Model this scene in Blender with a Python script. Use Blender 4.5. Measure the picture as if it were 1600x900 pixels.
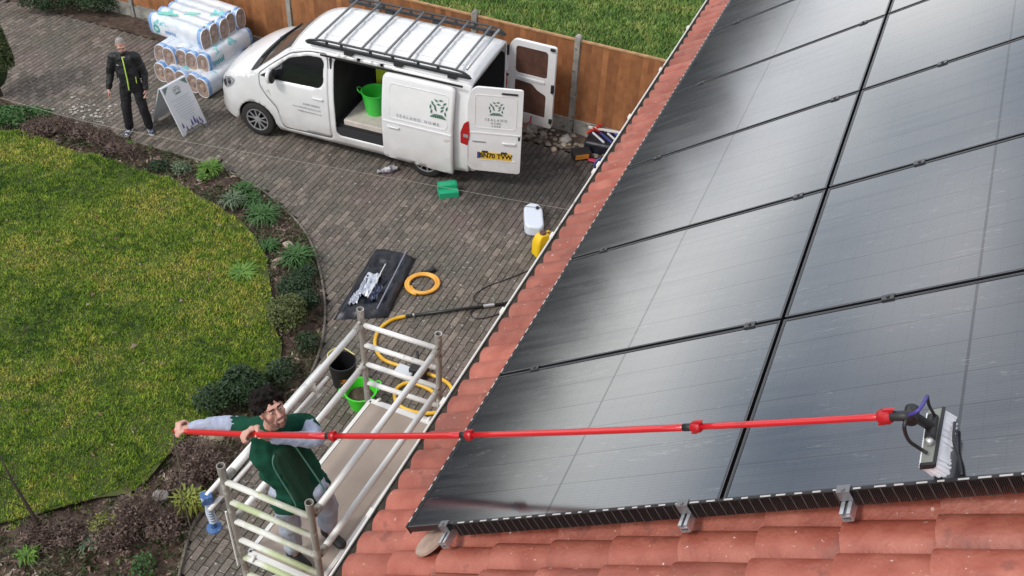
import bpy, bmesh, math, random
import numpy as np
from mathutils import Vector, Matrix, noise
from mathutils.geometry import delaunay_2d_cdt

for o in list(bpy.data.objects):
    bpy.data.objects.remove(o)
scene = bpy.context.scene
COL = scene.collection
random.seed(7)
rng = np.random.default_rng(7)
R_ = math.radians

# ------------------------------------------------------------------ camera
CAM_F, CAM_H, CAM_PITCH, CAM_ROLL = 1597.3, 10.4316, 0.7273, 0.0507
cF = Vector((0, math.cos(CAM_PITCH), -math.sin(CAM_PITCH)))
cR0 = Vector((1, 0, 0)); cU0 = cR0.cross(cF)
cR = math.cos(CAM_ROLL) * cR0 + math.sin(CAM_ROLL) * cU0
cU = -math.sin(CAM_ROLL) * cR0 + math.cos(CAM_ROLL) * cU0
cam_data = bpy.data.cameras.new('camera'); cam = bpy.data.objects.new('camera', cam_data)
COL.objects.link(cam); scene.camera = cam
cam_data.sensor_width = 36; cam_data.lens = CAM_F / 1600 * 36
cam_data.clip_start = 0.1; cam_data.clip_end = 2000
M4 = Matrix((cR, cU, -cF)).transposed().to_4x4(); M4.translation = (0, 0, CAM_H)
cam.matrix_world = M4
CAMP = Vector((0, 0, CAM_H))

def at(px, py, h=0.0):
    """the point at height h that the photograph shows at (px, py)"""
    d = cF + (px - 800) / CAM_F * cR + (450 - py) / CAM_F * cU
    return CAMP + d * ((h - CAM_H) / d.z)

# ------------------------------------------------------------------ sky, sun, exposure
SUN_EL, SUN_AZ = 48.0, -125.0        # azimuth clockwise from +Y
w = bpy.data.worlds.new('World'); scene.world = w; w.use_nodes = True
nt = w.node_tree; nt.nodes.clear()
def wn(t, **k):
    n = nt.nodes.new(t)
    for a, b in k.items(): setattr(n, a, b)
    return n
out = wn('ShaderNodeOutputWorld'); bg = wn('ShaderNodeBackground'); bg.inputs['Strength'].default_value = 0.11
sky = wn('ShaderNodeTexSky', sky_type='NISHITA', sun_disc=False)
sky.sun_elevation = R_(SUN_EL); sky.sun_rotation = R_(SUN_AZ % 360)
sky.air_density = 1.0; sky.dust_density = 2.0
tc = wn('ShaderNodeTexCoord'); mp = wn('ShaderNodeMapping'); mp.inputs['Scale'].default_value = (1.0, 1.0, 2.6)
mp.inputs['Location'].default_value = (0.9, 0.2, 0.0)
nz = wn('ShaderNodeTexNoise'); nz.inputs['Scale'].default_value = 2.4; nz.inputs['Detail'].default_value = 5; nz.inputs['Roughness'].default_value = 0.5
cr = wn('ShaderNodeValToRGB'); cr.color_ramp.elements[0].position = 0.36; cr.color_ramp.elements[1].position = 0.62
nz2 = wn('ShaderNodeTexNoise'); nz2.inputs['Scale'].default_value = 3.2; nz2.inputs['Detail'].default_value = 4
cr2 = wn('ShaderNodeValToRGB')
cr2.color_ramp.elements[0].position = 0.35; cr2.color_ramp.elements[0].color = (9.6, 10.1, 11.2, 1)
cr2.color_ramp.elements[1].position = 0.6; cr2.color_ramp.elements[1].color = (15.0, 15.0, 14.8, 1)
mx = wn('ShaderNodeMix', data_type='RGBA')
L = nt.links.new
L(tc.outputs['Generated'], mp.inputs['Vector']); L(mp.outputs['Vector'], nz.inputs['Vector']); L(mp.outputs['Vector'], nz2.inputs['Vector'])
L(nz.outputs['Fac'], cr.inputs['Fac']); L(nz2.outputs['Fac'], cr2.inputs['Fac'])
L(cr.outputs['Color'], mx.inputs['Factor']); L(sky.outputs['Color'], mx.inputs['A']); L(cr2.outputs['Color'], mx.inputs['B'])
# the low sky all round is brighter: sunlit haze under the cloud
sx_ = wn('ShaderNodeSeparateXYZ'); mr_ = wn('ShaderNodeMapRange'); mr_.inputs['From Min'].default_value = 0.0; mr_.inputs['From Max'].default_value = 0.45
mr_.inputs['To Min'].default_value = 1.75; mr_.inputs['To Max'].default_value = 0.92; mr_.interpolation_type = 'SMOOTHSTEP'
sc_ = wn('ShaderNodeVectorMath', operation='SCALE')
L(tc.outputs['Generated'], sx_.inputs[0]); L(sx_.outputs[2], mr_.inputs['Value']); L(mx.outputs['Result'], sc_.inputs[0]); L(mr_.outputs[0], sc_.inputs['Scale'])
L(sc_.outputs[0], bg.inputs['Color']); L(bg.outputs['Background'], out.inputs['Surface'])

sd = bpy.data.lights.new('sun', 'SUN'); sun = bpy.data.objects.new('sun', sd); COL.objects.link(sun)
sd.energy = 1.7; sd.angle = R_(11); sd.color = (1.0, 0.96, 0.9)
sv = Vector((math.sin(R_(SUN_AZ)) * math.cos(R_(SUN_EL)), math.cos(R_(SUN_AZ)) * math.cos(R_(SUN_EL)), math.sin(R_(SUN_EL))))
sun.rotation_euler = sv.to_track_quat('Z', 'Y').to_euler(); sun.location = (0, 0, 40)
vs = scene.view_settings; vs.view_transform = 'Standard'; vs.look = 'None'; vs.gamma = 1; vs.use_curve_mapping = False
vs.exposure = 0.06

# ------------------------------------------------------------------ materials
MATS = {}
def mat(name, col, rough=0.6, metal=0.0, var=0.0, vscale=8.0, col2=None, bump=0.0, bscale=60.0, rnd=0.0, spec=None, ior=None, trans=0.0,
        spots=None, coat=0.0, detail=4.0, ramp=(0.35, 0.65), alpha=1.0, sheen=0.0):
    if name in MATS: return MATS[name]
    m = bpy.data.materials.new(name); m.use_nodes = True; t = m.node_tree; n = t.nodes; l = t.links.new
    b = n['Principled BSDF']
    b.inputs['Roughness'].default_value = rough; b.inputs['Metallic'].default_value = metal
    if spec is not None: b.inputs['Specular IOR Level'].default_value = spec
    if ior: b.inputs['IOR'].default_value = ior
    if trans: b.inputs['Transmission Weight'].default_value = trans
    if coat: b.inputs['Coat Weight'].default_value = coat; b.inputs['Coat Roughness'].default_value = 0.08
    if sheen: b.inputs['Sheen Weight'].default_value = sheen
    c4 = (*col, 1); b.inputs['Base Color'].default_value = c4
    cur = None
    if var or col2 or bump or spots:
        co = n.new('ShaderNodeTexCoord')
        src = co.outputs['Object']
        if rnd:
            oi = n.new('ShaderNodeObjectInfo'); ad = n.new('ShaderNodeVectorMath'); ad.operation = 'ADD'
            sc = n.new('ShaderNodeVectorMath'); sc.operation = 'SCALE'; sc.inputs['Scale'].default_value = 37.0
            cb = n.new('ShaderNodeCombineXYZ')
            for i in range(3): l(oi.outputs['Random'], cb.inputs[i])
            l(cb.outputs[0], sc.inputs[0]); l(src, ad.inputs[0]); l(sc.outputs[0], ad.inputs[1]); src = ad.outputs[0]
    if var or col2:
        c2 = col2 or tuple(min(1, x * (1 + var)) for x in col)
        c1 = col if col2 else tuple(x * (1 - var) for x in col)
        tx = n.new('ShaderNodeTexNoise'); tx.inputs['Scale'].default_value = vscale; tx.inputs['Detail'].default_value = detail
        rp = n.new('ShaderNodeValToRGB'); rp.color_ramp.elements[0].position = ramp[0]; rp.color_ramp.elements[1].position = ramp[1]
        rp.color_ramp.elements[0].color = (*c1, 1); rp.color_ramp.elements[1].color = (*c2, 1)
        l(src, tx.inputs['Vector']); l(tx.outputs['Fac'], rp.inputs['Fac']); cur = rp.outputs['Color']
    if spots:   # (colour, scale, threshold): lichen, dirt, chips
        for (sc_, ss, th) in spots:
            tx = n.new('ShaderNodeTexNoise'); tx.inputs['Scale'].default_value = ss; tx.inputs['Detail'].default_value = 5; tx.inputs['Roughness'].default_value = 0.6
            rp = n.new('ShaderNodeValToRGB'); rp.color_ramp.elements[0].position = th; rp.color_ramp.elements[1].position = th + 0.03
            mi = n.new('ShaderNodeMix'); mi.data_type = 'RGBA'
            l(src, tx.inputs['Vector']); l(tx.outputs['Fac'], rp.inputs['Fac']); l(rp.outputs['Color'], mi.inputs['Factor'])
            if cur: l(cur, mi.inputs['A'])
            else: mi.inputs['A'].default_value = c4
            mi.inputs['B'].default_value = (*sc_, 1); cur = mi.outputs['Result']
    if rnd:
        oi2 = n.new('ShaderNodeObjectInfo'); hv = n.new('ShaderNodeHueSaturation'); mr = n.new('ShaderNodeMapRange')
        mr.inputs['To Min'].default_value = 1 - rnd; mr.inputs['To Max'].default_value = 1 + rnd
        l(oi2.outputs['Random'], mr.inputs['Value']); l(mr.outputs[0], hv.inputs['Value'])
        if cur: l(cur, hv.inputs['Color'])
        else: hv.inputs['Color'].default_value = c4
        cur = hv.outputs['Color']
    if cur: l(cur, b.inputs['Base Color'])
    if bump:
        tx = n.new('ShaderNodeTexNoise'); tx.inputs['Scale'].default_value = bscale; tx.inputs['Detail'].default_value = 6
        bp = n.new('ShaderNodeBump'); bp.inputs['Strength'].default_value = bump; bp.inputs['Distance'].default_value = 0.01
        l(src, tx.inputs['Vector']); l(tx.outputs['Fac'], bp.inputs['Height']); l(bp.outputs['Normal'], b.inputs['Normal'])
    MATS[name] = m
    return m

# ------------------------------------------------------------------ mesh helpers
class MB:
    def __init__(s): s.v = []; s.f = []; s.mi = []; s.cur = 0; s.ch = []
    def add(s, vs_, fs):
        k = len(s.v); s.ch.append((k, len(s.f))); s.v += [tuple(p) for p in vs_]; s.f += [tuple(i + k for i in f) for f in fs]; s.mi += [s.cur] * len(fs); return s
    def obox(s, c, ax, ay, az):     # centre and three half-axis vectors
        c, ax, ay, az = map(Vector, (c, ax, ay, az))
        p = [c + sx * ax + sy * ay + sz * az for sz in (-1, 1) for sy in (-1, 1) for sx in (-1, 1)]
        return s.add(p, [(0, 2, 3, 1), (4, 5, 7, 6), (0, 1, 5, 4), (2, 6, 7, 3), (0, 4, 6, 2), (1, 3, 7, 5)])
    def box(s, c, size): return s.obox(c, (size[0] / 2, 0, 0), (0, size[1] / 2, 0), (0, 0, size[2] / 2))
    def beam(s, a, b, w_, h_, up=(0, 0, 1)):
        a, b, up = Vector(a), Vector(b), Vector(up); d = (b - a); n = d.normalized(); x = n.cross(up).normalized(); y = x.cross(n)
        return s.obox((a + b) / 2, d / 2, x * w_ / 2, y * h_ / 2)
    def tube(s, pts, r, seg=10, closed=False, caps=True, hollow=0):
        pts = [Vector(p) for p in pts]; n = len(pts); rs = r if isinstance(r, (list, tuple)) else [r] * n
        k = len(s.v); prev = None; rings = []
        for i, p in enumerate(pts):
            if closed: t = (pts[(i + 1) % n] - pts[i - 1]).normalized()
            else: t = (pts[min(i + 1, n - 1)] - pts[max(i - 1, 0)]).normalized()
            if prev is None:
                a = t.orthogonal().normalized()
                if abs(t.z) < .9: a = (Vector((0, 0, 1)) - t * t.z).normalized()
            else: a = (prev - t * prev.dot(t)).normalized()
            prev = a; b = t.cross(a)
            rings.append([p + (a * math.cos(q) + b * math.sin(q)) * rs[i] for q in [2 * math.pi * j / seg for j in range(seg)]])
        vs_ = [v for rg in rings for v in rg]; fs = []
        for i in range(n if closed else n - 1):
            i2 = (i + 1) % n
            for j in range(seg): fs.append((i * seg + j, i * seg + (j + 1) % seg, i2 * seg + (j + 1) % seg, i2 * seg + j))
        if caps and not closed:
            if hollow:
                m = len(vs_); t = (pts[-1] - pts[-2]).normalized()
                vs_ += [pts[-1] + (v - pts[-1]) * hollow for v in rings[-1]]; vs_ += [pts[-1] - t * rs[-1] * 3 + (v - pts[-1]) * hollow for v in rings[-1]]
                e = (n - 1) * seg
                for j in range(seg):
                    j2 = (j + 1) % seg
                    fs.append((e + j, e + j2, m + j2, m + j)); fs.append((m + j, m + j2, m + seg + j2, m + seg + j))
                fs.append(tuple(m + seg + j for j in range(seg)))
            else: fs.append(tuple((n - 1) * seg + j for j in range(seg)))
            fs.append(tuple(reversed(range(seg))))
        return s.add(vs_, fs)
    def lathe(s, prof, c=(0, 0, 0), seg=20, axis=(0, 0, 1), sx=1, sy=1):
        ax = Vector(axis).normalized(); a = ax.orthogonal().normalized(); b = ax.cross(a); c = Vector(c); vs_ = []; fs = []
        for r, h in prof:
            for j in range(seg):
                q = 2 * math.pi * j / seg; vs_.append(c + ax * h + a * (r * sx * math.cos(q)) + b * (r * sy * math.sin(q)))
        for i in range(len(prof) - 1):
            for j in range(seg): fs.append((i * seg + j, i * seg + (j + 1) % seg, (i + 1) * seg + (j + 1) % seg, (i + 1) * seg + j))
        return s.add(vs_, fs)
    def prism(s, poly, fn, d):      # poly of (u,v); fn(u,v)->point; d = extrusion vector
        n = len(poly); d = Vector(d); a = [Vector(fn(*p)) for p in poly]; return s.add(a + [p + d for p in a],
            [tuple(reversed(range(n))), tuple(range(n, 2 * n))] + [(i, (i + 1) % n, n + (i + 1) % n, n + i) for i in range(n)])
    def ball(s, c, r, seg=12, rings=8):
        c = Vector(c); rx, ry, rz = (r, r, r) if not isinstance(r, (tuple, list)) else r; vs_ = []; fs = []
        for i in range(rings + 1):
            th = math.pi * i / rings
            for j in range(seg):
                q = 2 * math.pi * j / seg; vs_.append(c + Vector((rx * math.sin(th) * math.cos(q), ry * math.sin(th) * math.sin(q), rz * math.cos(th))))
        for i in range(rings):
            for j in range(seg): fs.append((i * seg + j, (i + 1) * seg + j, (i + 1) * seg + (j + 1) % seg, i * seg + (j + 1) % seg))
        return s.add(vs_, fs)
    def build_each(s, name, m, parent=None, **k):      # every piece an object of its own
        ch = s.ch + [(len(s.v), len(s.f))]; o_ = []
        for (a, b), (c, d) in zip(ch, ch[1:]):
            t = MB(); t.add(s.v[a:c], [tuple(i - a for i in f) for f in s.f[b:d]]); o_.append(t.build(name, m, parent, **k))
        return o_
    def mesh(s, name):
        me = bpy.data.meshes.new(name); me.from_pydata(s.v, [], s.f); me.validate(); return me
    def build(s, name, m, parent=None, smooth=False, bevel=0, world=False, solid=0, segs=2):
        me = s.mesh(name)
        if isinstance(m, (list, tuple)):
            for x in m: me.materials.append(x)
            for p, i in zip(me.polygons, s.mi): p.material_index = i
        else: me.materials.append(m)
        if smooth:
            me.shade_smooth()
            if smooth is not True:
                me.set_sharp_from_angle(angle=R_(smooth))
        return link(name, me, parent, world, bevel, solid, segs)

def link(name, me, parent=None, world=False, bevel=0, solid=0, segs=2):
    o = bpy.data.objects.new(name, me); COL.objects.link(o)
    if parent is not None:
        o.parent = parent
        if world:
            w2 = parent.matrix_basis.copy(); q = parent
            while q.parent is not None:
                w2 = q.parent.matrix_basis @ q.matrix_parent_inverse @ w2; q = q.parent
            o.matrix_parent_inverse = w2.inverted()
    if solid:
        md = o.modifiers.new('solid', 'SOLIDIFY'); md.thickness = solid; md.offset = -1
    if bevel:
        md = o.modifiers.new('bevel', 'BEVEL'); md.width = bevel; md.segments = segs; md.limit_method = 'ANGLE'
        me.shade_smooth(); me.set_sharp_from_angle(angle=R_(35))
    return o

def tag(o, label=None, cat=None, group=None, kind=None):
    if label: o['label'] = label
    if cat: o['category'] = cat
    if group: o['group'] = group
    if kind: o['kind'] = kind
    return o
def thing(name, label, cat, loc=(0, 0, 0), rz=0.0, group=None, M=None):
    o = bpy.data.objects.new(name, None); COL.objects.link(o); o.empty_display_size = 0.1
    if M is not None: o.matrix_basis = M
    else: o.location = loc; o.rotation_euler = (0, 0, rz)
    return tag(o, label, cat, group)
def spline(pts, n=8, closed=False):
    P = [Vector(p) for p in pts]; N = len(P); out_ = []
    rngi = range(N) if closed else range(N - 1)
    g = (lambda i: P[i % N]) if closed else (lambda i: P[max(0, min(N - 1, i))])
    for i in rngi:
        p0, p1, p2, p3 = g(i - 1), g(i), g(i + 1), g(i + 2)
        for k in range(n):
            t = k / n
            out_.append(0.5 * ((2 * p1) + (p2 - p0) * t + (2 * p0 - 5 * p1 + 4 * p2 - p3) * t * t + (3 * p1 - p0 - 3 * p2 + p3) * t ** 3))
    if not closed: out_.append(P[-1].copy())
    return out_
def inpoly(x, y, poly):
    c = False; n = len(poly); j = n - 1
    for i in range(n):
        xi, yi = poly[i][0], poly[i][1]; xj, yj = poly[j][0], poly[j][1]
        if (yi > y) != (yj > y) and x < (xj - xi) * (y - yi) / (yj - yi) + xi: c = not c
        j = i
    return c
def inpoly_np(X, Y, poly):
    c = np.zeros(len(X), bool); n = len(poly); j = n - 1
    for i in range(n):
        xi, yi = poly[i][0], poly[i][1]; xj, yj = poly[j][0], poly[j][1]
        if yi != yj: c ^= ((yi > Y) != (yj > Y)) & (X < (xj - xi) * (Y - yi) / (yj - yi) + xi)
        j = i
    return c
def patch(outline, holes, fn, step, name='patch'):
    """flat region with holes, triangulated and bent onto a surface: fn(u,v)->point"""
    def dens(loop):
        o_ = []
        for i in range(len(loop)):
            a = Vector(loop[i]); b = Vector(loop[(i + 1) % len(loop)]); k = max(1, int((b - a).length / step))
            o_ += [a.lerp(b, q / k) for q in range(k)]
        return o_
    loops = [dens(outline)] + [dens(h) for h in holes]; pts = []; edges = []
    for lp in loops:
        k = len(pts); pts += lp; edges += [(k + i, k + (i + 1) % len(lp)) for i in range(len(lp))]
    xs = [p.x for p in loops[0]]; ys = [p.y for p in loops[0]]
    x = min(xs) + step / 2
    while x < max(xs):
        y = min(ys) + step / 2
        while y < max(ys):
            if inpoly(x, y, loops[0]) and not any(inpoly(x, y, h) for h in loops[1:]):
                if all(min((p - Vector((x, y))).length for p in lp) > step * .45 for lp in loops): pts.append(Vector((x, y)))
            y += step
        x += step
    r = delaunay_2d_cdt([Vector(p) for p in pts], edges, [], 0, 1e-6)
    V, F = r[0], r[2]; fs = []
    for f in F:
        c = sum((V[i] for i in f), Vector((0, 0))) / len(f)
        if inpoly(c.x, c.y, loops[0]) and not any(inpoly(c.x, c.y, h) for h in loops[1:]): fs.append(tuple(f))
    return [fn(p.x, p.y) for p in V], fs
def rrect(x0, y0, x1, y1, r, n=4):
    o_ = []
    for cx, cy, a0 in ((x1 - r, y1 - r, 0), (x0 + r, y1 - r, 90), (x0 + r, y0 + r, 180), (x1 - r, y0 + r, 270)):
        for k in range(n + 1):
            a = R_(a0 + 90 * k / n); o_.append((cx + r * math.cos(a), cy + r * math.sin(a)))
    return o_
def rpoly(pts, r, n=3):
    o_ = []; N = len(pts)
    for i in range(N):
        p = Vector(pts[i]); a = Vector(pts[i - 1]) - p; b = Vector(pts[(i + 1) % N]) - p
        q = min(r, a.length * .45, b.length * .45); s0 = p + a.normalized() * q; s1 = p + b.normalized() * q
        for k in range(n + 1):
            t = k / n; o_.append(tuple(s0 * (1 - t) ** 2 + p * 2 * t * (1 - t) + s1 * t * t))
    return o_
def text_mesh(txt, size, bold=0.0, spacing=1.0, align='CENTER'):
    c = bpy.data.curves.new('lettering', 'FONT'); c.body = txt; c.size = size; c.align_x = align; c.align_y = 'CENTER'; c.offset = bold
    c.space_character = spacing; c.resolution_u = 2; c.extrude = 0.0008
    o = bpy.data.objects.new('tmp', c); COL.objects.link(o)
    me = bpy.data.meshes.new_from_object(o.evaluated_get(bpy.context.evaluated_depsgraph_get()))
    bpy.data.objects.remove(o); return me
def place_mesh(name, me, m, parent, o_, ax, ay):
    """lay a flat mesh (x,y) at o_ with axes ax, ay in the parent's space"""
    ax = Vector(ax).normalized(); ay = Vector(ay); ay = (ay - ax * ay.dot(ax)).normalized(); az = ax.cross(ay)
    T = Matrix((ax, ay, az)).transposed().to_4x4(); T.translation = Vector(o_); me.transform(T)
    me.materials.clear(); me.materials.append(m); return link(name, me, parent)

# capsule figures: hulls of two ellipsoids, fused by a voxel remesh into one skin
_ico = None
def ico():
    global _ico
    if _ico is None:
        b = bmesh.new(); bmesh.ops.create_icosphere(b, subdivisions=2, radius=1); _ico = [v.co.copy() for v in b.verts]; b.free()
    return _ico
def blob(name, caps, m, parent, voxel=0.01, smooth=2, wr=0.0, wrs=12.0, world=True):
    b = bmesh.new()
    for cp in caps:
        p1, r1, p2, r2 = cp[:4]; rot = cp[4] if len(cp) > 4 else Matrix.Identity(3)
        vs_ = []
        for p, r in ((p1, r1), (p2, r2)):
            rr = Vector((r, r, r)) if not isinstance(r, (tuple, list, Vector)) else Vector(r)
            for v in ico(): vs_.append(b.verts.new(Vector(p) + rot @ Vector((v.x * rr.x, v.y * rr.y, v.z * rr.z))))
        res = bmesh.ops.convex_hull(b, input=vs_)
        bmesh.ops.delete(b, geom=[g for g in set(res['geom_interior'] + res['geom_unused']) if isinstance(g, bmesh.types.BMVert)], context='VERTS')
    me = bpy.data.meshes.new(name); b.to_mesh(me); b.free()
    o = bpy.data.objects.new('tmp', me); COL.objects.link(o)
    md = o.modifiers.new('r', 'REMESH'); md.mode = 'VOXEL'; md.voxel_size = voxel; md.use_smooth_shade = True
    md = o.modifiers.new('s', 'SMOOTH'); md.iterations = smooth; md.factor = 0.5
    me2 = bpy.data.meshes.new_from_object(o.evaluated_get(bpy.context.evaluated_depsgraph_get()))
    bpy.data.objects.remove(o); me2.name = name
    if wr:
        for v in me2.vertices:
            q = noise.noise(v.co * wrs) + 0.5 * noise.noise(v.co * wrs * 2.3); v.co += v.normal * q * wr
    me2.materials.clear(); me2.materials.append(m); me2.shade_smooth()
    return link(name, me2, parent, world)

def leafy(name, m, parent, c, rad, n, size, flat=0.5, seed=0, aspect=0.5, shell=0.3, lump=0.35):
    """many small leaf faces through a lumpy crown volume"""
    g = np.random.default_rng(seed); c = np.array(c); rad = np.array(rad)
    d = g.normal(size=(n, 3)); d /= np.linalg.norm(d, axis=1)[:, None]; d[:, 2] = np.where(d[:, 2] < -.3, -d[:, 2], d[:, 2])
    cl = g.normal(size=(9, 3)); cl /= np.linalg.norm(cl, axis=1)[:, None]
    k = 1 - lump + lump * 1.5 * np.clip((d @ cl.T).max(1) - .35, 0, 1)
    r = (shell + (1 - shell) * g.random(n) ** .5) * k
    p = c + d * r[:, None] * rad
    t = g.normal(size=(n, 3)); t[:, 2] *= flat; t /= np.linalg.norm(t, axis=1)[:, None]
    nn = d * .6 + g.normal(size=(n, 3)) * .6 + np.array([0, 0, .5]); s = np.cross(t, nn); s /= np.linalg.norm(s, axis=1)[:, None] + 1e-9
    sz = size * (.6 + .8 * g.random(n))[:, None]
    V = np.stack([p - t * sz, p + s * sz * aspect, p + t * sz, p - s * sz * aspect], 1).reshape(-1, 3)
    me = bpy.data.meshes.new(name); F = np.arange(4 * n).reshape(n, 4)
    me.from_pydata(V.tolist(), [], F.tolist()); me.materials.append(m)
    return link(name, me, parent)
def tri_mesh(name, V, m, parent=None):
    """V: (n,3,3) free triangles"""
    n = len(V); me = bpy.data.meshes.new(name); me.vertices.add(3 * n); me.vertices.foreach_set('co', V.astype(np.float32).ravel())
    me.loops.add(3 * n); me.loops.foreach_set('vertex_index', np.arange(3 * n, dtype=np.int32)); me.polygons.add(n)
    me.polygons.foreach_set('loop_start', np.arange(0, 3 * n, 3, dtype=np.int32)); me.update(); me.validate()
    me.materials.append(m); return link(name, me, parent)
# ================================================================== SETTING
# ---- materials
m_soil = mat('soil', (0.045, 0.03, 0.022), 0.95, var=0.0, col2=(0.11, 0.075, 0.055), vscale=9, bump=1.0, bscale=30)
m_lawnbase = mat('lawn_earth', (0.04, 0.06, 0.012), 0.95, col2=(0.09, 0.11, 0.02), vscale=3)
m_conc = mat('concrete', (0.30, 0.29, 0.26), 0.9, var=0.25, vscale=6, bump=0.3, spots=[((0.13, 0.13, 0.10), 9, 0.58)])
m_sand = mat('joint_sand', (0.035, 0.032, 0.028), 0.95, var=0.4, vscale=20)

def grass_mat(name, a, b_, c, scale=0.55):
    m = bpy.data.materials.new(name); m.use_nodes = True; t = m.node_tree; n = t.nodes; l = t.links.new; bs = n['Principled BSDF']
    bs.inputs['Roughness'].default_value = 0.6; bs.inputs['Specular IOR Level'].default_value = 0.25
    g = n.new('ShaderNodeNewGeometry'); x = n.new('ShaderNodeTexNoise'); x.inputs['Scale'].default_value = scale; x.inputs['Detail'].default_value = 5; x.inputs['Roughness'].default_value = .62
    l(g.outputs['Position'], x.inputs['Vector'])
    x2 = n.new('ShaderNodeTexNoise'); x2.inputs['Scale'].default_value = 7.0; x2.inputs['Detail'].default_value = 3; l(g.outputs['Position'], x2.inputs['Vector'])
    av = n.new('ShaderNodeMix'); av.inputs['Factor'].default_value = .38; l(x.outputs['Fac'], av.inputs['A']); l(x2.outputs['Fac'], av.inputs['B'])
    r = n.new('ShaderNodeValToRGB'); e = r.color_ramp.elements; e[0].position = .39; e[0].color = (*a, 1); e[1].position = .60; e[1].color = (*c, 1)
    k = e.new(.5); k.color = (*b_, 1)
    l(av.outputs['Result'], r.inputs['Fac'])
    h = n.new('ShaderNodeHueSaturation'); mr = n.new('ShaderNodeMapRange'); mr.inputs['To Min'].default_value = .55; mr.inputs['To Max'].default_value = 1.5
    l(g.outputs['Random Per Island'], mr.inputs['Value']); l(mr.outputs[0], h.inputs['Value']); l(r.outputs['Color'], h.inputs['Color']); l(h.outputs['Color'], bs.inputs['Base Color'])
    MATS[name] = m; return m
m_grass = grass_mat('grass_blades', (0.045, 0.105, 0.014), (0.165, 0.265, 0.024), (0.37, 0.36, 0.070))
m_grass2 = grass_mat('neighbour_grass', (0.08, 0.16, 0.035), (0.15, 0.26, 0.055), (0.28, 0.33, 0.09), 0.9)

def block_mat():
    m = bpy.data.materials.new('paving_block'); m.use_nodes = True; t = m.node_tree; n = t.nodes; l = t.links.new; bs = n['Principled BSDF']
    g = n.new('ShaderNodeNewGeometry'); oi = n.new('ShaderNodeObjectInfo')
    ad = n.new('ShaderNodeMath'); ad.operation = 'ADD'; fr = n.new('ShaderNodeMath'); fr.operation = 'FRACT'
    l(g.outputs['Random Per Island'], ad.inputs[0]); l(oi.outputs['Random'], ad.inputs[1]); l(ad.outputs[0], fr.inputs[0])
    r = n.new('ShaderNodeValToRGB'); e = r.color_ramp.elements
    e[0].position = 0; e[0].color = (0.110, 0.094, 0.078, 1); e[1].position = 1; e[1].color = (0.240, 0.202, 0.172, 1)
    k = e.new(.35); k.color = (0.146, 0.126, 0.106, 1); k = e.new(.7); k.color = (0.172, 0.146, 0.125, 1)
    l(fr.outputs[0], r.inputs['Fac'])
    def noise_(sc, d=5, ro=.6):
        x = n.new('ShaderNodeTexNoise'); x.inputs['Scale'].default_value = sc; x.inputs['Detail'].default_value = d; x.inputs['Roughness'].default_value = ro
        l(g.outputs['Position'], x.inputs['Vector']); return x.outputs['Fac']
    def mixc(f, A, B, mode='MIX'):
        q = n.new('ShaderNodeMix'); q.data_type = 'RGBA'; q.blend_type = mode
        if isinstance(f, float): q.inputs['Factor'].default_value = f
        else: l(f, q.inputs['Factor'])
        for s_, v in (('A', A), ('B', B)):
            if isinstance(v, tuple): q.inputs[s_].default_value = (*v, 1)
            else: l(v, q.inputs[s_])
        return q.outputs['Result']
    def rampf(f, a, b_, inv=False):
        q = n.new('ShaderNodeMapRange'); q.inputs['From Min'].default_value = a; q.inputs['From Max'].default_value = b_
        if inv: q.inputs['To Min'].default_value = 1; q.inputs['To Max'].default_value = 0
        l(f, q.inputs['Value']); return q.outputs[0]
    # moss and pink patches, both fixed to the paving
    c = mixc(rampf(noise_(1.1), .48, .66), r.outputs['Color'], (0.125, 0.120, 0.098))
    c = mixc(rampf(noise_(.7, 3), .55, .7), c, (0.17, 0.128, 0.118))
    gr = noise_(42, 4); c = mixc(0.55, c, mixc(rampf(gr, .3, .7), (0.3, 0.3, 0.3), (1.6, 1.6, 1.6)), 'MULTIPLY')
    c = mixc(rampf(noise_(16, 3), .63, .66), c, (0.36, 0.35, 0.32))        # pale specks
    # darker patch behind the van
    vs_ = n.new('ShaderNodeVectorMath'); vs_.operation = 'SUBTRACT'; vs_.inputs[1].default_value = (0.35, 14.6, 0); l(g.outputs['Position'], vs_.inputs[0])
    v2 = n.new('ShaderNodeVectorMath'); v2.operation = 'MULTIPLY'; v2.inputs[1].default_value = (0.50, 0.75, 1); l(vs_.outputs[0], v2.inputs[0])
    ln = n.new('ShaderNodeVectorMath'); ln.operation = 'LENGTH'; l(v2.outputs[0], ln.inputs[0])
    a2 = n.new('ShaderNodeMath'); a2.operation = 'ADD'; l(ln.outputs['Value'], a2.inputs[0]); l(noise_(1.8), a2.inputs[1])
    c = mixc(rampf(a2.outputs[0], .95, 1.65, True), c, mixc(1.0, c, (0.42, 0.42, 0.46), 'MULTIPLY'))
    l(c, bs.inputs['Base Color']); bs.inputs['Roughness'].default_value = 0.78; bs.inputs['Specular IOR Level'].default_value = .35
    bp = n.new('ShaderNodeBump'); bp.inputs['Strength'].default_value = .5; bp.inputs['Distance'].default_value = .006; l(gr, bp.inputs['Height']); l(bp.outputs[0], bs.inputs['Normal'])
    return m
m_block = block_mat()

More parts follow.
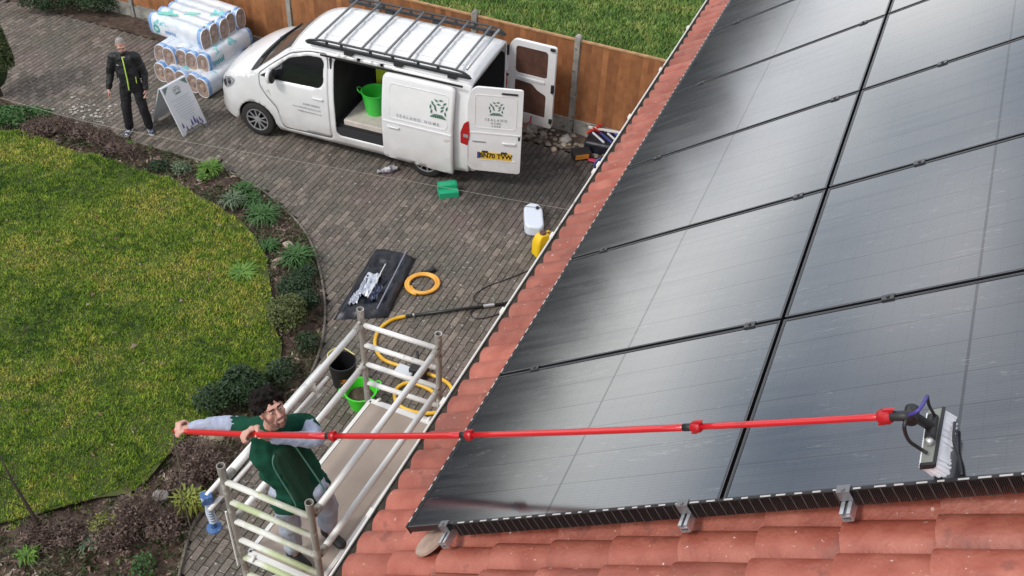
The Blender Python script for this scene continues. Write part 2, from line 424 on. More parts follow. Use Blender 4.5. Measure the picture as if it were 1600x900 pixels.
# ---- outlines on the ground
PH = 1.1967; SL = 0.6282
Eh = Vector((math.cos(PH), math.sin(PH), 0)); Ph = Vector((math.sin(PH), -math.cos(PH), 0))
kerb_px = [(-260, 125), (-120, 140), (0, 158), (70, 178), (140, 196), (200, 220), (250, 235), (300, 249), (345, 265), (385, 285), (420, 307), (445, 330), (467, 351), (484, 377),
           (495, 407), (503, 440), (508, 480), (505, 525), (492, 572), (462, 625), (415, 685), (350, 755), (306, 815), (290, 860), (278, 910), (262, 990)]
KERB = spline([at(x, y) for x, y in kerb_px], 5)
lawn_px = [(-260, 215), (0, 213), (54, 220), (109, 243), (163, 254), (218, 276), (272, 290), (305, 312), (348, 336), (381, 356), (405, 389), (419, 422), (426, 477), (430, 520),
           (442, 553), (425, 600), (380, 618), (345, 652), (300, 685), (267, 719), (233, 760), (200, 781), (150, 789), (67, 811), (0, 828), (-260, 880)]
LAWN = spline([at(x, y) for x, y in lawn_px], 3)
FO = Vector((0.9352, 16.1551, 0)); FT = 2.7695; FD = Vector((math.cos(FT), math.sin(FT), 0)); FN = Vector((-math.sin(FT), math.cos(FT), 0))  # FN points to the van side
if FN.y > 0: FN = -FN
FSP = 1.979

# ground to the horizon
mb = MB(); mb.add([(-400, -300, -.08), (400, -300, -.08), (400, 500, -.08), (-400, 500, -.08)], [(0, 1, 2, 3)])
tag(mb.build('ground', mat('far_ground', (0.05, 0.07, 0.025), 0.95, col2=(0.09, 0.10, 0.04), vscale=.1)), kind='structure')
# driveway: bed of jointing sand, blocks one by one
house_line = Vector((-0.75, 3.06, 0)) + Ph * 0.42
dr_poly = [(p.x, p.y) for p in KERB] + [tuple((house_line - Eh * 3)[:2]), tuple((house_line + Eh * 13.4)[:2]), tuple((FO - FD * 4.2 + FN * .62)[:2]), tuple((FO + FD * 16 + FN * .62)[:2]), (-15, 18)]
dv, df = patch(dr_poly, [], lambda x, y: (x, y, -0.03), 2.5)
drive = MB().add(dv, df).build('driveway', m_sand); tag(drive, kind='structure')
def block_shape(l=0.1945, w_=0.094, h=0.045, c=0.006):
    a, b = l / 2, w_ / 2
    return [(-a, -b, -h), (a, -b, -h), (a, b, -h), (-a, b, -h), (-a, -b, -c), (a, -b, -c), (a, b, -c), (-a, b, -c), (-a + c, -b + c, 0), (a - c, -b + c, 0), (a - c, b - c, 0), (-a + c, b - c, 0)], \
        [(8, 9, 10, 11), (4, 5, 9, 8), (5, 6, 10, 9), (6, 7, 11, 10), (7, 4, 8, 11), (0, 1, 5, 4), (1, 2, 6, 5), (2, 3, 7, 6), (3, 0, 4, 7)]
bv, bf = block_shape(); BV = np.array(bv)
js = np.arange(-160, 60); is_ = np.arange(-80, 110)
J, I = np.meshgrid(js, is_); J = J.ravel(); I = I.ravel()
ue = I * 0.2025 + (J % 2) * 0.10125; up_ = J * 0.1015
O0 = np.array([-2.0, 9.0]); X = O0[0] + ue * Eh.x + up_ * Ph.x; Y = O0[1] + ue * Eh.y + up_ * Ph.y
ok = inpoly_np(X, Y, dr_poly) & (Y < 24)
# project, to find the ones that show
dx = np.stack([X, Y, np.full_like(X, -CAM_H)], 1); zc = dx @ np.array(cF); PX = 800 + CAM_F * (dx @ np.array(cR)) / zc; PY = 450 - CAM_F * (dx @ np.array(cU)) / zc
vis = (PX > -420) & (PX < 1500) & (PY > -160) & (PY < 1250) & (zc > 3)
ok &= vis; X, Y, zc, PX, PY = X[ok], Y[ok], zc[ok], PX[ok], PY[ok]
front = (PX > 270) & (PY < 905) & (PX < 530 + (895 - PY) * .648)
order = np.argsort(np.where(front, zc, 99)); big = order[:300]; rest = order[300:]
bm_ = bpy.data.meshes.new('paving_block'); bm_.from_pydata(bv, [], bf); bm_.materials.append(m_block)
for k in big:
    o = bpy.data.objects.new('paving_block', bm_); COL.objects.link(o); o.parent = drive
    o.location = (X[k], Y[k], random.uniform(-.004, .002)); o.rotation_euler = (random.gauss(0, .01), random.gauss(0, .01), PH + random.gauss(0, .012))
g = rng; n = len(rest); ang = PH + g.normal(0, .012, n); ca, sa = np.cos(ang), np.sin(ang)
V = np.empty((n, 12, 3)); V[:, :, 0] = X[rest][:, None] + BV[:, 0] * ca[:, None] - BV[:, 1] * sa[:, None]; V[:, :, 1] = Y[rest][:, None] + BV[:, 0] * sa[:, None] + BV[:, 1] * ca[:, None]
V[:, :, 2] = BV[:, 2] + g.uniform(-.004, .002, n)[:, None] + BV[:, 0] * g.normal(0, .012, n)[:, None] + BV[:, 1] * g.normal(0, .012, n)[:, None]
F = (np.array(bf)[None] + 12 * np.arange(n)[:, None, None]).reshape(-1, 4)
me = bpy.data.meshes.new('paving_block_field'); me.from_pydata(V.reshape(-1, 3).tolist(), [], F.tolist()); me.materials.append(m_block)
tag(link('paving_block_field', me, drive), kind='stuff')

m_kerb = mat('kerb_concrete', (0.22, 0.20, 0.17), 0.9, col2=(0.12, 0.11, 0.085), vscale=2.2)
# kerb edging, in lengths
kerb = MB(); kl = 0; root_kerb = None
kerbs = thing('kerb_edging', None, None); kerbs['kind'] = 'structure'
KK = spline([at(x, y) for x, y in kerb_px], 3)
for i in range(len(KK) - 1):
    a, b = KK[i], KK[i + 1]
    if (b - a).length < .02: continue
    d = (b - a).normalized(); nn = Vector((-d.y, d.x, 0)); b2 = b - d * .006
    MB().obox((a + b2) / 2 + Vector((0, 0, .0)) + nn * 0, (b2 - a) / 2, nn * .016, (0, 0, .045)).build('kerb_stone', m_kerb, kerbs, bevel=.004, segs=1)

# soil of the planting bed (with the lawn's earth on top)
bed_poly = [(p.x, p.y) for p in KERB[:]] + [(-3.9, 4.6), (-16, 4.6), (-16, 15.6)]
def soilz(x, y):
    e = min(1.0, min((Vector((x, y)) - Vector(p[:2])).length for p in KERB[::3]) / .35)
    return .0 + e * (.05 + .07 * noise.noise((x * 1.6, y * 1.6, 0)) + .035 * noise.noise((x * 5, y * 5, 3)))
sv_, sf_ = patch(bed_poly, [], lambda x, y: (x, y, soilz(x, y)), .17)
tag(MB().add(sv_, sf_).build('flower_bed', m_soil, smooth=True), kind='structure')
lp = [(p.x, p.y) for p in LAWN]
lv, lf = patch(lp + [(-15.5, 6.0), (-15.5, 14.8)] if False else lp, [], lambda x, y: (x, y, .13 + .03 * noise.noise((x * .9, y * .9, 1))), .3)
lm = MB().add(lv, lf); lm2 = lm.build('lawn', m_lawnbase, smooth=True); tag(lm2, kind='structure')
def lawn_z(X, Y):
    z = np.array([.13 + .03 * noise.noise((x * .9, y * .9, 1)) for x, y in zip(X, Y)]); o = ~inpoly_np(X, Y, lp)
    z[o] = [soilz(x, y) for x, y in zip(X[o], Y[o])]; return z
def grass(name, poly, n, bounds, h, wd, m, zf, label, pad=0.05):
    x0, x1, y0, y1 = bounds; X = rng.uniform(x0, x1, n); Y = rng.uniform(y0, y1, n); ok = inpoly_np(X + .09 * np.sin(Y * 9 + np.sin(X * 13)) * np.sin(X * 7), Y + .08 * np.sin(X * 11 + np.sin(Y * 8)) * np.cos(Y * 5), poly); X, Y = X[ok], Y[ok]
    dx = np.stack([X, Y, np.full_like(X, -CAM_H)], 1); zc = dx @ np.array(cF); PX = 800 + CAM_F * (dx @ np.array(cR)) / zc; PY = 450 - CAM_F * (dx @ np.array(cU)) / zc
    ok = (PX > -420) & (PY < 1150) & (PY > -200) & (PX < 1500); X, Y = X[ok], Y[ok]; Z = zf(X, Y); n = len(X)
    clump = np.array([noise.noise((x * 3.1, y * 3.1, 5)) for x, y in zip(X, Y)])
    hh = h * (.5 + rng.random(n)) * (1 + .55 * np.clip(clump, -.5, 1)); a = rng.uniform(0, 6.283, n); lean = rng.uniform(.3, 1.3, n)
    b0 = np.stack([X, Y, Z - .01], 1); s = np.stack([np.cos(a), np.sin(a), 0 * a], 1) * (wd * (.6 + .8 * rng.random(n)))[:, None]; a2 = a + rng.normal(1.57, .6, n)
    tip = b0 + np.stack([np.cos(a2) * lean, np.sin(a2) * lean, np.ones(n)], 1) * hh[:, None]
    o = tri_mesh(name, np.stack([b0 - s, b0 + s, tip], 1), m); tag(o, label, 'grass', kind='stuff'); return o
grass('lawn_grass', lp, 850000, (-15.5, -3.2, 5.5, 16.2), .034, .0105, m_grass, lawn_z, 'rough mossy green lawn in the curve of the driveway')
# small leaves and twigs lying on the lawn
X = rng.uniform(-12, -3.3, 420); Y = rng.uniform(6.8, 15.5, 420); ok = inpoly_np(X, Y, lp); X, Y = X[ok], Y[ok]; Z = lawn_z(X, Y) + .04; n = len(X)
p = np.stack([X, Y, Z], 1); d1 = rng.normal(size=(n, 3)) * .028; d2 = rng.normal(size=(n, 3)) * .02; d1[:, 2] *= .3
tag(tri_mesh('fallen_leaf_litter', np.stack([p - d1, p + d1, p + d2], 1), mat('dead_leaf', (0.16, 0.085, 0.05), .8, col2=(0.30, 0.24, 0.19), vscale=4, ramp=(.45, .6))),
    'scattered brown fallen leaves lying on the lawn', 'leaves', kind='stuff')
# ground verge under the fence and the neighbour's lawn behind it
vp = [FO - FD * 5 + FN * .62, FO + FD * 16 + FN * .62, FO + FD * 16 - FN * .05, FO - FD * 5 - FN * .05]
vv, vf = patch([(p.x, p.y) for p in vp], [], lambda x, y: (x, y, .0 + .05 * max(0, noise.noise((x * 2.5, y * 2.5, 0)))), .2)
tag(MB().add(vv, vf).build('soil_verge', m_soil, smooth=True), kind='structure')
npoly = [FO - FD * 9 - FN * .05, FO + FD * 8 - FN * .05, FO + FD * 8 - FN * 9, FO - FD * 9 - FN * 9]; npl = [(p.x, p.y) for p in npoly]
nv, nf = patch(npl, [], lambda x, y: (x, y, 0.02), 1.0)
tag(MB().add(nv, nf).build('neighbour_lawn', m_lawnbase), kind='structure')
grass('neighbour_grass', npl, 420000, (-8, 11, 13, 28), .07, .013, m_grass2, lambda X, Y: np.full(len(X), .03), "neighbour's pale green lawn beyond the brown fence")

# ---- fence: concrete posts, gravel boards, feather-edge boards
m_board = mat('fence_board', (0.27, 0.105, 0.038), .75, col2=(0.36, 0.155, 0.06), vscale=5, rnd=.22, bump=.4, bscale=25)
m_rail = mat('fence_rail', (0.40, 0.23, 0.11), .8, var=.2, vscale=8)
fence = thing('fence', 'long brown feather-edge board fence with concrete posts behind the white van', 'fence', FO)
def fpt(s, n, z): return FO + FD * s + FN * n + Vector((0, 0, z))
K0, K1 = -3, 8
for k in range(K0, K1 + 1):
    s = k * FSP; q = MB(); q.obox(fpt(s, 0, .97), FD * .05, FN * .055, (0, 0, 1.0)); q.obox(fpt(s, 0, 1.975), FD * .035, FN * .04, (0, 0, .012))
    q.build('fence_post', m_conc, fence, world=True, bevel=.008, segs=1)
bmesh_ = MB().add([(-.052, 0, 0), (.052, .0, 0), (.052, .018, 0), (-.052, .008, 0), (-.052, 0, 1.56), (.052, 0, 1.56), (.052, .018, 1.56), (-.052, .008, 1.56)],
                  [(0, 1, 2, 3), (4, 7, 6, 5), (0, 4, 5, 1), (3, 2, 6, 7), (0, 3, 7, 4), (1, 5, 6, 2)]).mesh('board'); bmesh_.materials.append(m_board)
for k in range(K0, K1):
    s0 = k * FSP + .06; s1 = (k + 1) * FSP - .06; mid = (s0 + s1) / 2
    MB().obox(fpt(mid, 0, .15), FD * (s1 - s0) / 2, FN * .025, (0, 0, .15)).build('gravel_board', m_conc, fence, world=True)
    sgn = -1 if FN.dot(Vector((-math.sin(FT), math.cos(FT), 0))) < 0 else 1
    W_ = s1 - s0; r = MB()
    for z in (.42, 1.1, 1.78): r.box((W_ / 2, -.025 * sgn, z), (W_, .03, .06))
    r.box((W_ / 2, 0, 1.885), (W_, .055, .03)); pn = r.build('fence_panel', m_rail, fence); pn.rotation_euler = (0, 0, FT); pn.location = FD * s0
    nb = 18
    for i in range(nb):
        o = bpy.data.objects.new('board', bmesh_); COL.objects.link(o); o.parent = pn
        o.location = ((i + .5) * W_ / nb, 0, .31 + random.uniform(-.003, .003)); o.rotation_euler = (random.gauss(0, .003), 0, 0)
        if sgn < 0: o.scale = (1, -1, 1)

# ---- house
RM = Matrix((Vector((math.sin(PH) * math.cos(SL), -math.cos(PH) * math.cos(SL), math.sin(SL))), Eh,
             Vector((math.sin(PH) * math.cos(SL), -math.cos(PH) * math.cos(SL), math.sin(SL))).cross(Eh))).transposed().to_4x4()
RO = Vector((-0.4507, 2.9383, 6.2184)); RM.translation = RO
house = thing('house', 'house whose red clay tiled roof slopes up beside the driveway', 'house', M=RM)
m_tile = mat('clay_tile', (0.285, 0.070, 0.044), .5, col2=(0.385, 0.122, 0.082), vscale=7, rnd=.16, bump=.35, bscale=50,
             spots=[((0.25, 0.074, 0.052), 3.2, .60), ((0.62, 0.52, 0.46), 34, .675), ((0.55, 0.46, 0.40), 90, .69)])
m_felt = mat('roof_felt', (0.05, 0.04, 0.04), .9)
ub = MB(); ub.add([(-.46, -4, -.2), (6.2, -4, -.2), (6.2, 9.5, -.2), (-.46, 9.5, -.2), (-.46, -4, -.26), (6.2, -4, -.26), (6.2, 9.5, -.26), (-.46, 9.5, -.26)],
       [(0, 1, 2, 3), (7, 6, 5, 4), (0, 4, 5, 1), (1, 5, 6, 2), (2, 6, 7, 3), (3, 7, 4, 0)])
roof = ub.build('roof', m_felt, house)
TW, TG = .306, .3335
def tile_geo(u0, v0, jit=0.0):
    vs_ = []; fs = []; nv = 17; us = (0, .12, .37)
    for iu, u in enumerate(us):
        for j in range(nv):
            t = 2 * j / (nv - 1) * .9999; fr_ = t % 1; q = abs(2 * (fr_ - .04) - 1); pr = .037 * (1 - min(1, q) ** 3.0)
            vs_.append((u0 + u, v0 + .002 + j / (nv - 1) * (TW - .004), -.193 + .033 * (1 - u / .37) + pr + jit))
    for j in range(nv):                                 # tail edge
        x = vs_[j]; vs_.append((x[0] + .002, x[1], x[2] - .016))
    for iu in range(2):
        for j in range(nv - 1): a = iu * nv + j; fs.append((a, a + nv, a + nv + 1, a + 1))
    for j in range(nv - 1): fs.append((j, j + 1, 3 * nv + j + 1, 3 * nv + j))
    k = len(vs_); A = vs_[0]; B = vs_[2 * nv]; vs_ += [(A[0], A[1], A[2] - .018), (B[0], B[1], B[2] - .018)]; fs.append((0, k, k + 1, 2 * nv, nv))
    A = vs_[nv - 1]; B = vs_[3 * nv - 1]; vs_ += [(A[0], A[1], A[2] - .018), (B[0], B[1], B[2] - .018)]; fs.append((nv - 1, 2 * nv - 1, 3 * nv - 1, k + 3, k + 2))
    return vs_, fs
tv, tf = tile_geo(0, 0); tmesh = MB().add(tv, tf).mesh('roof_tile'); tmesh.materials.append(m_tile); tmesh.shade_smooth(); tmesh.set_sharp_from_angle(angle=R_(38))
field = MB()
for c in range(0, 20):
    for r in range(-12, 31):
        u0 = -.5 + TG * c; v0 = -.155 + TW * r
        if (-4 <= r <= 0 and c < 13) or (c <= 1 and 0 < r <= 27):
            o = bpy.data.objects.new('roof_tile', tmesh); COL.objects.link(o); o.parent = roof
            o.location = (u0 + random.uniform(-.004, .004), v0, random.uniform(-.002, .003)); o.rotation_euler = (random.gauss(0, .006), random.gauss(0, .003), random.gauss(0, .004))
        else:
            if c > 1 and r > 3 and c < 11: continue      # wholly under the panels
            a, b = tile_geo(u0, v0, random.uniform(-.002, .002)); field.add(a, b)
fo = field.build('roof_tile_field', m_tile, roof, smooth=38); fo['kind'] = 'stuff'
mb = MB(); mb.tube([(6.2, -4, -.16), (6.2, 9.5, -.16)], .11, 14); mb.build('ridge_tile_row', m_tile, roof)
# lifted cut tile under the corner of the panels
m_cut = mat('cut_tile', (0.42, 0.30, 0.24), .8, var=.15, vscale=15)
cv = [(0.075 + .10 * math.cos(R_(a)) * (1.0), -.0 + .085 * math.sin(R_(a))) for a in range(0, 360, 20)]
MB().prism(cv, lambda u, v: (u, v, -.105 + (u - .07) * .2), (0, 0, -.014)).build('mortar_patch', m_cut, roof)
# gutter, in roof coordinates: vertical is Z world -> local
UPL = RM.to_3x3().inverted() @ Vector((0, 0, 1)); OUTL = RM.to_3x3().inverted() @ (-Ph)
m_gut = mat('gutter_plastic', (0.74, 0.72, 0.68), .45, spots=[((0.42, 0.38, 0.33), 5, .62)])
m_gshade = mat('gutter_shade', (0.05, 0.04, 0.03), .9, var=.4, vscale=20)  # near-black colour standing in for shade in the trough
gc = Vector((-.5, 0, -.175)) + OUTL * .030 - UPL * .035
gv = []; gf = []; ns = 13; vsn = np.linspace(-2.0, 9.4, 24)
for iv, v in enumerate(vsn):
    for ring, rr in enumerate((.058, .054)):
        for j in range(ns):
            a = math.pi * j / (ns - 1); gv.append(gc + Vector((0, v, 0)) + OUTL * (rr * math.cos(a)) - UPL * (rr * math.sin(a)))
for iv in range(len(vsn) - 1):
    a0 = iv * 2 * ns; b0 = a0 + 2 * ns
    for j in range(ns - 1):
        gf += [(a0 + j, a0 + j + 1, b0 + j + 1, b0 + j), (a0 + ns + j, b0 + ns + j, b0 + ns + j + 1, a0 + ns + j + 1)]
    gf += [(a0, b0, b0 + ns, a0 + ns), (a0 + ns - 1, a0 + 2 * ns - 1, b0 + 2 * ns - 1, b0 + ns - 1)]
gut = MB().add(gv, gf).build('gutter', m_gut, house, smooth=40)
MB().obox(gc + Vector((0, 3.7, 0)) - UPL * .020, (0, 5.7, 0), OUTL * .0505, UPL * .012).build('shade_strip', m_gshade, gut)  # dark strip filling the gutter, paints the shade inside it
MB().tube([gc + OUTL * .056 + UPL * .004 + Vector((0, v, 0)) for v in (-2.0, 9.4)], .0075, 8).build('gutter_lip', m_gut, gut)
for v in [-.62 + .9 * k for k in range(11)] + [3.99]:
    q = MB(); c = gc + Vector((0, v, 0))
    pts = [c + OUTL * (.062 * math.cos(a)) - UPL * (.062 * math.sin(a)) for a in [math.pi * j / 8 for j in range(9)]]
    for a, b in zip(pts, pts[1:]): q.beam(a, b, .035, .006, up=UPL)
    q.obox(c + OUTL * .06 + UPL * .008, OUTL * .013, (0, .028, 0), UPL * .009)
    q.build('gutter_bracket', m_gut, house)
# eave fascia, soffit and brick wall below
fl = gc - OUTL * .075 - UPL * .04
MB().obox(fl + Vector((0, 2.7, 0)), (0, 6.8, 0), OUTL * .012, UPL * .1).build('fascia', m_gut, house)
MB().obox(fl + Vector((0, 2.7, 0)) - UPL * .11 - OUTL * .17, (0, 6.8, 0), OUTL * .17, UPL * .008).build('soffit', m_gut, house)
wallz = (RO + RM.to_3x3() @ fl).z - .1
w0 = RM @ fl; w0 = Vector((w0.x, w0.y, 0)) + Ph * .33
m_brick = bpy.data.materials.new('brickwork'); m_brick.use_nodes = True; t_ = m_brick.node_tree; bt = t_.nodes.new('ShaderNodeTexBrick'); tcn = t_.nodes.new('ShaderNodeTexCoord'); mpn = t_.nodes.new('ShaderNodeMapping')
mpn.inputs['Rotation'].default_value = (R_(90), 0, 0); bt.inputs['Scale'].default_value = 4.4; bt.inputs['Color1'].default_value = (.30, .12, .07, 1); bt.inputs['Color2'].default_value = (.38, .17, .10, 1); bt.inputs['Mortar'].default_value = (.4, .37, .33, 1)
bt.inputs['Mortar Size'].default_value = .015; t_.links.new(tcn.outputs['Object'], mpn.inputs['Vector']); t_.links.new(mpn.outputs['Vector'], bt.inputs['Vector']); t_.links.new(bt.outputs['Color'], t_.nodes['Principled BSDF'].inputs['Base Color'])
t_.nodes['Principled BSDF'].inputs['Roughness'].default_value = .85
wall = MB(); wall.box((3.0, 4.7, wallz / 2), (13.4, 9.4, wallz)); wo = wall.build('wall', m_brick, None)
wo.parent = house; wo.matrix_parent_inverse = RM.inverted(); wo.rotation_euler = (0, 0, PH - math.pi); wo.location = w0 - Eh * 3.2 + Eh * 0
wo.location = w0 + Eh * 6.0 - Vector((0, 0, 0))
# ---- solar panels, each a thing of its own on the roof
def panel_mat():
    m = bpy.data.materials.new('panel_glass'); m.use_nodes = True; t = m.node_tree; n = t.nodes; l = t.links.new; bs = n['Principled BSDF']
    tc = n.new('ShaderNodeTexCoord'); sp = n.new('ShaderNodeSeparateXYZ'); l(tc.outputs['Object'], sp.inputs[0])
    def M_(op, a, b=None, c=None):
        q = n.new('ShaderNodeMath'); q.operation = op
        for i, x in enumerate((a, b, c)):
            if x is None: continue
            if isinstance(x, (int, float)): q.inputs[i].default_value = x
            else: l(x, q.inputs[i])
        return q.outputs[0]
    def line(coord, pitch, wd, off=0.0):      # 1 on a line of half width wd
        f = M_('FRACT', M_('DIVIDE', M_('ADD', coord, off), pitch)); d = M_('ABSOLUTE', M_('SUBTRACT', f, .5)); return M_('GREATER_THAN', d, .5 - wd / pitch)
    X, Y = sp.outputs[0], sp.outputs[1]
    cell_v = line(Y, .1846, .0022, -.004); cell_u = line(X, .0842, .0014, -.013)
    bus = line(Y, .01542, .0011)
    mid = M_('LESS_THAN', M_('ABSOLUTE', M_('SUBTRACT', X, .856)), .006)
    lines = M_('MAXIMUM', M_('MAXIMUM', M_('MULTIPLY', cell_v, .75), M_('MULTIPLY', cell_u, .25)), mid)
    oi = n.new('ShaderNodeObjectInfo'); cb = n.new('ShaderNodeCombineXYZ'); l(M_('MULTIPLY', oi.outputs['Random'], 31.0), cb.inputs[2])
    av = n.new('ShaderNodeVectorMath'); l(tc.outputs['Object'], av.inputs[0]); l(cb.outputs[0], av.inputs[1])
    mp = n.new('ShaderNodeMapping'); mp.inputs['Scale'].default_value = (1.1, 14, 1); mp.inputs['Rotation'].default_value = (0, 0, R_(7)); l(av.outputs[0], mp.inputs['Vector'])
    st = n.new('ShaderNodeTexNoise'); st.inputs['Scale'].default_value = 1.6; st.inputs['Detail'].default_value = 6; l(mp.outputs[0], st.inputs['Vector'])
    film = n.new('ShaderNodeMapRange'); film.inputs['From Min'].default_value = .35; film.inputs['From Max'].default_value = .75; l(st.outputs['Fac'], film.inputs['Value'])
    # thin water trails
    tr = M_('LESS_THAN', M_('ABSOLUTE', M_('SUBTRACT', st.outputs['Fac'], .5)), .0045)
    tn = n.new('ShaderNodeTexNoise'); tn.inputs['Scale'].default_value = 2.2; l(av.outputs[0], tn.inputs['Vector']); tr = M_('MULTIPLY', tr, M_('GREATER_THAN', tn.outputs['Fac'], .53))
    dn = n.new('ShaderNodeTexNoise'); dn.inputs['Scale'].default_value = 85; dn.inputs['Detail'].default_value = 2; l(av.outputs[0], dn.inputs['Vector'])
    drop = M_('GREATER_THAN', dn.outputs['Fac'], .735)
    mix = n.new('ShaderNodeMix'); mix.data_type = 'RGBA'; mix.inputs['A'].default_value = (.012, .014, .020, 1); mix.inputs['B'].default_value = (.016, .017, .022, 1); l(lines, mix.inputs['Factor'])
    mix2 = n.new('ShaderNodeMix'); mix2.data_type = 'RGBA'; l(mix.outputs['Result'], mix2.inputs['A']); mix2.inputs['B'].default_value = (.20, .20, .20, 1)
    l(M_('MINIMUM', M_('ADD', M_('MULTIPLY', tr, .40), M_('ADD', M_('MULTIPLY', drop, .22), M_('MULTIPLY', film.outputs[0], .05))), 1.0), mix2.inputs['Factor']); l(mix2.outputs['Result'], bs.inputs['Base Color'])
    l(M_('ADD', M_('MULTIPLY', film.outputs[0], .03), .12), bs.inputs['Roughness'])
    bs.inputs['IOR'].default_value = 2.5
    l(M_('SUBTRACT', M_('SUBTRACT', .5, M_('MULTIPLY', lines, .22)), M_('MULTIPLY', bus, .09)), bs.inputs['Specular IOR Level'])
    bp = n.new('ShaderNodeBump'); bp.inputs['Strength'].default_value = .03; bp.inputs['Distance'].default_value = .002; l(st.outputs['Fac'], bp.inputs['Height']); l(bp.outputs[0], bs.inputs['Normal'])
    return m
m_glass = panel_mat()
m_frame = mat('panel_frame', (0.012, 0.012, 0.014), .32, metal=.0, spec=.7)
m_alu = mat('aluminium', (0.62, 0.63, 0.65), .35, metal=.8, var=.1, vscale=20)
m_clamp = mat('black_clamp', (0.03, 0.03, 0.032), .3, spec=.6)
m_edge = mat('frame_edge', (0.16, 0.165, 0.175), .4, metal=.6)
PW, PHt = 1.712, 1.1165; PU, PV = 1.7306, 1.1365
g0 = MB(); g0.add([(.011, .011, -.0025), (PW - .011, .011, -.0025), (PW - .011, PHt - .011, -.0025), (.011, PHt - .011, -.0025)], [(0, 1, 2, 3)]); gm = g0.mesh('glass'); gm.materials.append(m_glass)
f0 = MB()
for (a, b, c, d) in ((0, 0, PW, .011), (0, PHt - .011, PW, PHt), (0, .011, .011, PHt - .011), (PW - .011, .011, PW, PHt - .011)):
    f0.box(((a + c) / 2, (b + d) / 2, -.0175), (c - a, d - b, .035))
f0.box((PW / 2, PHt / 2, -.02), (PW - .02, PHt - .02, .012)); fm = f0.mesh('frame'); fm.materials.append(m_frame)
e0 = MB()
for (a, b, c, d) in ((0, .0, PW, .0025), (0, PHt - .0025, PW, PHt), (0, .0025, .0025, PHt - .0025), (PW - .0025, .0025, PW, PHt - .0025)):
    e0.box(((a + c) / 2, (b + d) / 2, .0004), (c - a, d - b, .0012))
em = e0.mesh('edge_trim'); em.materials.append(m_edge)
rown = ['nearest row', 'second row', 'third row', 'fourth row', 'fifth row', 'sixth row', 'seventh row']
for c in range(2):
    for r in range(7 if c == 0 else 6):
        T = RM @ Matrix.Translation((c * PU, r * PV, 0))
        lab = 'black solar panel in the %s, %s from the brush' % ('left column beside the tiles' if c == 0 else 'right column', rown[r])
        if (c, r) == (1, 0): lab = 'black solar panel with the white brush head resting on it'
        p = thing('solar_panel', lab, 'solar panel', M=T, group='black solar panels on the red roof')
        link('frame', fm, p); link('glass', gm, p); link('edge_trim', em, p)
# rails, clamps
RU = [.25, 1.555, 2.215, 3.2]
rail_lab = ['silver mounting rail ending beside the left corner of the panels', 'silver mounting rail ending near the middle of the panel edge',
            'silver mounting rail ending below the brush head', 'silver mounting rail ending at the right side of the photo']
q = MB()
for (x0, x1, z0, z1) in ((-.02, .02, -.078, -.074), (-.02, -.016, -.074, -.038), (.016, .02, -.074, -.038), (-.016, -.006, -.042, -.038), (.006, .016, -.042, -.038), (-.016, .016, -.058, -.054)):
    q.box(((x0 + x1) / 2, 3.9, (z0 + z1) / 2), (x1 - x0, 7.96, z1 - z0))
railm = q.mesh('rail_profile'); railm.materials.append(m_alu)
mc = MB(); mc.box((0, 0, .003), (.055, .036, .006)); mc.lathe([(0, .012), (.0075, .012), (.0075, .006), (.009, .006)], seg=8); mcm = mc.mesh('mid_clamp'); mcm.materials.append(m_clamp)
ec = MB(); ec.box((0, -.008, .003), (.05, .036, .006)); ec.box((0, -.024, -.018), (.05, .004, .04)); ec.lathe([(0, .012), (.0075, .012), (.0075, .006)], (0, -.014, 0), seg=8); ecm = ec.mesh('end_clamp'); ecm.materials.append(mat('grey_clamp', (.2, .2, .21), .4, metal=.6))
for k, u in enumerate(RU):
    p = thing('mounting_rail', rail_lab[k], 'mounting rail', M=RM @ Matrix.Translation((u, 0, 0)), group='rails under the solar panels')
    link('rail_profile', railm, p)
    for r in range(1, 7): o = link('mid_clamp', mcm, p); o.location = (0, r * PV - .01, 0)
    o = link('end_clamp', ecm, p); o.location = (0, 0.005, 0.002)
gg0 = random.Random(2)
# black wire bird guard along the two open edges
m_wire = mat('black_wire', (0.012, 0.012, 0.013), .45)
m_rod = mat('grey_rod', (0.07, 0.055, 0.052), .5)
m_clip = mat('grey_clip', (0.46, 0.45, 0.44), .5)
for lab, nm, a, b, dn in (('black bird guard mesh hanging along the bottom edge of the panels', 'near', Vector((.31, -.004, 0)), Vector((3.45, -.004, 0)), Vector((0, -.008, -.070))),
                          ('black bird guard mesh along the left edge of the panels by the tile strip', 'left', Vector((-.006, 0, 0)), Vector((-.006, 7.95, 0)), Vector((-.004, 0, -.045)))):
    p = thing('bird_guard', lab, 'bird guard', M=RM.copy()); L_ = (b - a).length; d = (b - a).normalized(); q = MB(); s = 0
    side = d.cross(Vector((0, 0, 1))); 
    while s < L_:
        x = a + d * s; q.beam(x, x + dn, .0055, .003, up=d); s += .0068
    q.beam(a - dn * .02, b - dn * .02, .012, .006)
    o = q.build('wire_mesh', m_wire, p); o['kind'] = 'stuff'
    q = MB(); s = .02; off = dn.cross(d).normalized() * .004; off = off if off.y < 0 or off.x < 0 else -off
    while s < L_: x = a + d * s + off; q.beam(x, x + dn * .96 + d * .006, .0035, .003, up=d); s += .042
    o = q.build('mesh_rods', m_rod, p); o['kind'] = 'stuff'
    q = MB(); s = .03
    while s < L_ - .03:
        x = a + d * s + Vector((0, 0, .004)); q.beam(x, x + d * gg0.uniform(.018, .044), .0075, .003); s += gg0.uniform(.062, .078)
    o = q.build('edge_clip_row', m_clip, p); o['kind'] = 'stuff'

